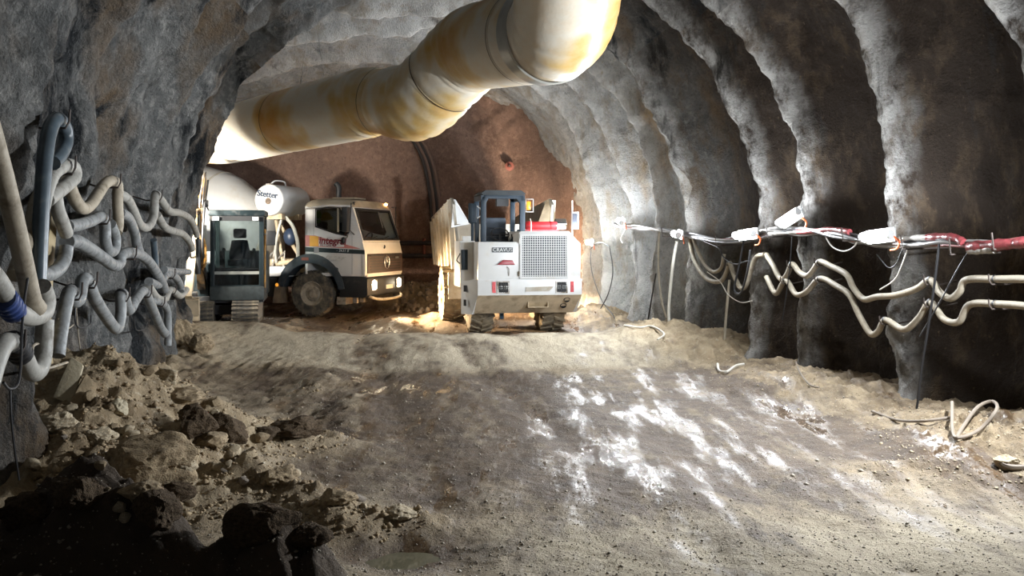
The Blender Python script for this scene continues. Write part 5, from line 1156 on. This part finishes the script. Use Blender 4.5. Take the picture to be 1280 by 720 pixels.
# flat slab leaning on the bank
p = ground_hit(78, 500); sl = MB().prism([(-.07, 0), (.08, -.02), (.06, .30), (-.05, .34)], 'y', -.03, .03).build('slab', M_slab, bev=.008)
sl.location = p+Vector((0, 0, -.02)); sl.rotation_euler = (-.35, .28, .2); tag(sl, 'pale flat slab leaning on the bank below the hoses', 'slab')
p = ground_hit(98, 505); sl = MB().prism([(-.08, 0), (.07, 0), (.08, .20), (-.03, .27)], 'y', -.05, .05).build('slab', M_clod, bev=.012)
sl.location = p+Vector((0, 0, -.03)); sl.rotation_euler = (-.4, .35, .5); tag(sl, 'brown block next to the pale slab on the bank', 'slab')
# many small clods of the bank, indistinguishable
rr = random.Random(5)
for k in range(90):
    px = rr.uniform(30, 470); py = rr.uniform(455, 655)
    if px > 210+ (py-455)*1.5 or (px < 60 and py > 600): continue
    w = rr.uniform(7, 22); m = rr.choice([M_clod, M_clodP, M_clodP, M_clod, M_stone])
    p = ground_hit(px, py)
    if p.x < float(xl(p.y))+.12: continue
    s = p.y/F; me = rock_mesh('small_'+m.name, 2, .3, 6, k % 6)
    if not me.materials: me.materials.append(m)
    o = bpy.data.objects.new('small_clod', me); C.objects.link(o); o.scale = (w*s/2, w*s/2*rr.uniform(.7, 1.2), w*s/2*rr.uniform(.6, .9))
    o.location = p+Vector((0, 0, w*s*.12)); o.rotation_euler = (rr.uniform(-.4, .4), rr.uniform(-.4, .4), rr.uniform(0, 6)); tag(o, 'small loose earth clod on the left bank', 'clod', 'small clods on the left bank')
# rubble heap at the end wall: larger stones as things, the fine rest as one mass
for k in range(70):
    px = rr.uniform(487, 556); py = rr.uniform(356, 396); p = ground_hit(px, py)
    if p.y < 25.5: continue
    s = p.y/F; w = rr.uniform(4, 10); me = rock_mesh('rubble_'+M_stone.name, 2, .3, 7, k % 6)
    if not me.materials: me.materials.append(M_stone)
    o = bpy.data.objects.new('rubble_stone', me); C.objects.link(o); o.scale = (w*s/2, w*s/2, w*s/2*.8); o.location = p+Vector((0, 0, w*s*.2)); o.rotation_euler = (rr.uniform(0, 6), rr.uniform(0, 6), 0)
    tag(o, 'broken stone in the rubble heap at the end wall', 'stone', 'rubble stones by the end wall')
# gravel and crumbs strewn over the road and bank: uncountable
def scatter(name, label, N, xr_, yr_, size, mat, seed, dens=None):
    r = np.random.default_rng(seed); y = 1/r.uniform(1/yr_[1], 1/yr_[0], N); x = r.uniform(xr_[0], xr_[1], N)
    ok = (x > xl(y)+.3) & (x < xr(y)-.2); 
    if dens is not None: ok &= dens(x, y, r)
    x, y = x[ok], y[ok]; z = floor_z(x, y)[0]; n = len(x)
    t = np.array([(1, 0, 0), (-1, 0, 0), (0, 1, 0), (0, -1, 0), (0, 0, 1), (0, 0, -1)], float)
    f = np.array([(0, 2, 4), (2, 1, 4), (1, 3, 4), (3, 0, 4), (2, 0, 5), (1, 2, 5), (3, 1, 5), (0, 3, 5)])
    s = size*np.exp(r.normal(0, .45, n)); V = t[None]*r.uniform(.55, 1.2, (n, 6, 1))*s[:, None, None]; V[:, :, 2] *= .75
    a = r.uniform(0, 6.28, n); ca, sa = np.cos(a)[:, None], np.sin(a)[:, None]
    X = V[:, :, 0]*ca-V[:, :, 1]*sa+x[:, None]; Y = V[:, :, 0]*sa+V[:, :, 1]*ca+y[:, None]; Z = V[:, :, 2]+z[:, None]+s[:, None]*.25
    co = np.stack([X, Y, Z], -1).reshape(-1, 3); fi = (f[None]+np.arange(n)[:, None, None]*6).reshape(-1, 3)
    me = bpy.data.meshes.new(name); me.vertices.add(len(co)); me.vertices.foreach_set('co', co.reshape(-1).astype(np.float32))
    me.loops.add(fi.size); me.loops.foreach_set('vertex_index', fi.reshape(-1).astype(np.int32)); me.polygons.add(len(fi)); me.polygons.foreach_set('loop_start', np.arange(0, fi.size, 3, dtype=np.int32))
    me.update(calc_edges=True); me.materials.append(mat); o = bpy.data.objects.new(name, me); C.objects.link(o); tag(o, label, 'gravel', kind='stuff')
scatter('road_gravel', 'fine gravel strewn over the muddy tunnel road', 26000, (-3, 5), (4.6, 16), .0052, pmat('wet_gravel', (.30, .26, .20), .5, var=.5, vscale=40), 1)
scatter('bank_crumbs', 'earth crumbs strewn over the left bank', 16000, (-5, -.6), (4.6, 13), .014, M_clod, 2, lambda x, y, r: (floor_z(x, y)[1] > .25) & (y > 6.2))
scatter('wall_foot_grit', 'grit lying along the right wall foot', 6000, (2, 6), (7, 19), .008, M_clodP, 3, lambda x, y, r: floor_z(x, y)[1] > .2)
# puddle in the near wheel rut
pts = []
for k in range(40):
    a = 2*math.pi*k/40; r_ = 1+.18*math.sin(3*a+1)+.1*math.sin(5*a); pts.append((-.80+.33*r_*math.cos(a), 6.50+.33*r_*math.sin(a)))
pa_ = np.array(pts); lev = float(np.min(floor_z(pa_[:, 0], pa_[:, 1])[0]))-.004
tag(MB().prism(pts, 'z', lev-.01, lev).build('puddle', pmat('muddy_water', (.13, .12, .08), .05, spec=.6), smooth=0), 'still muddy puddle in the near wheel rut', 'puddle')
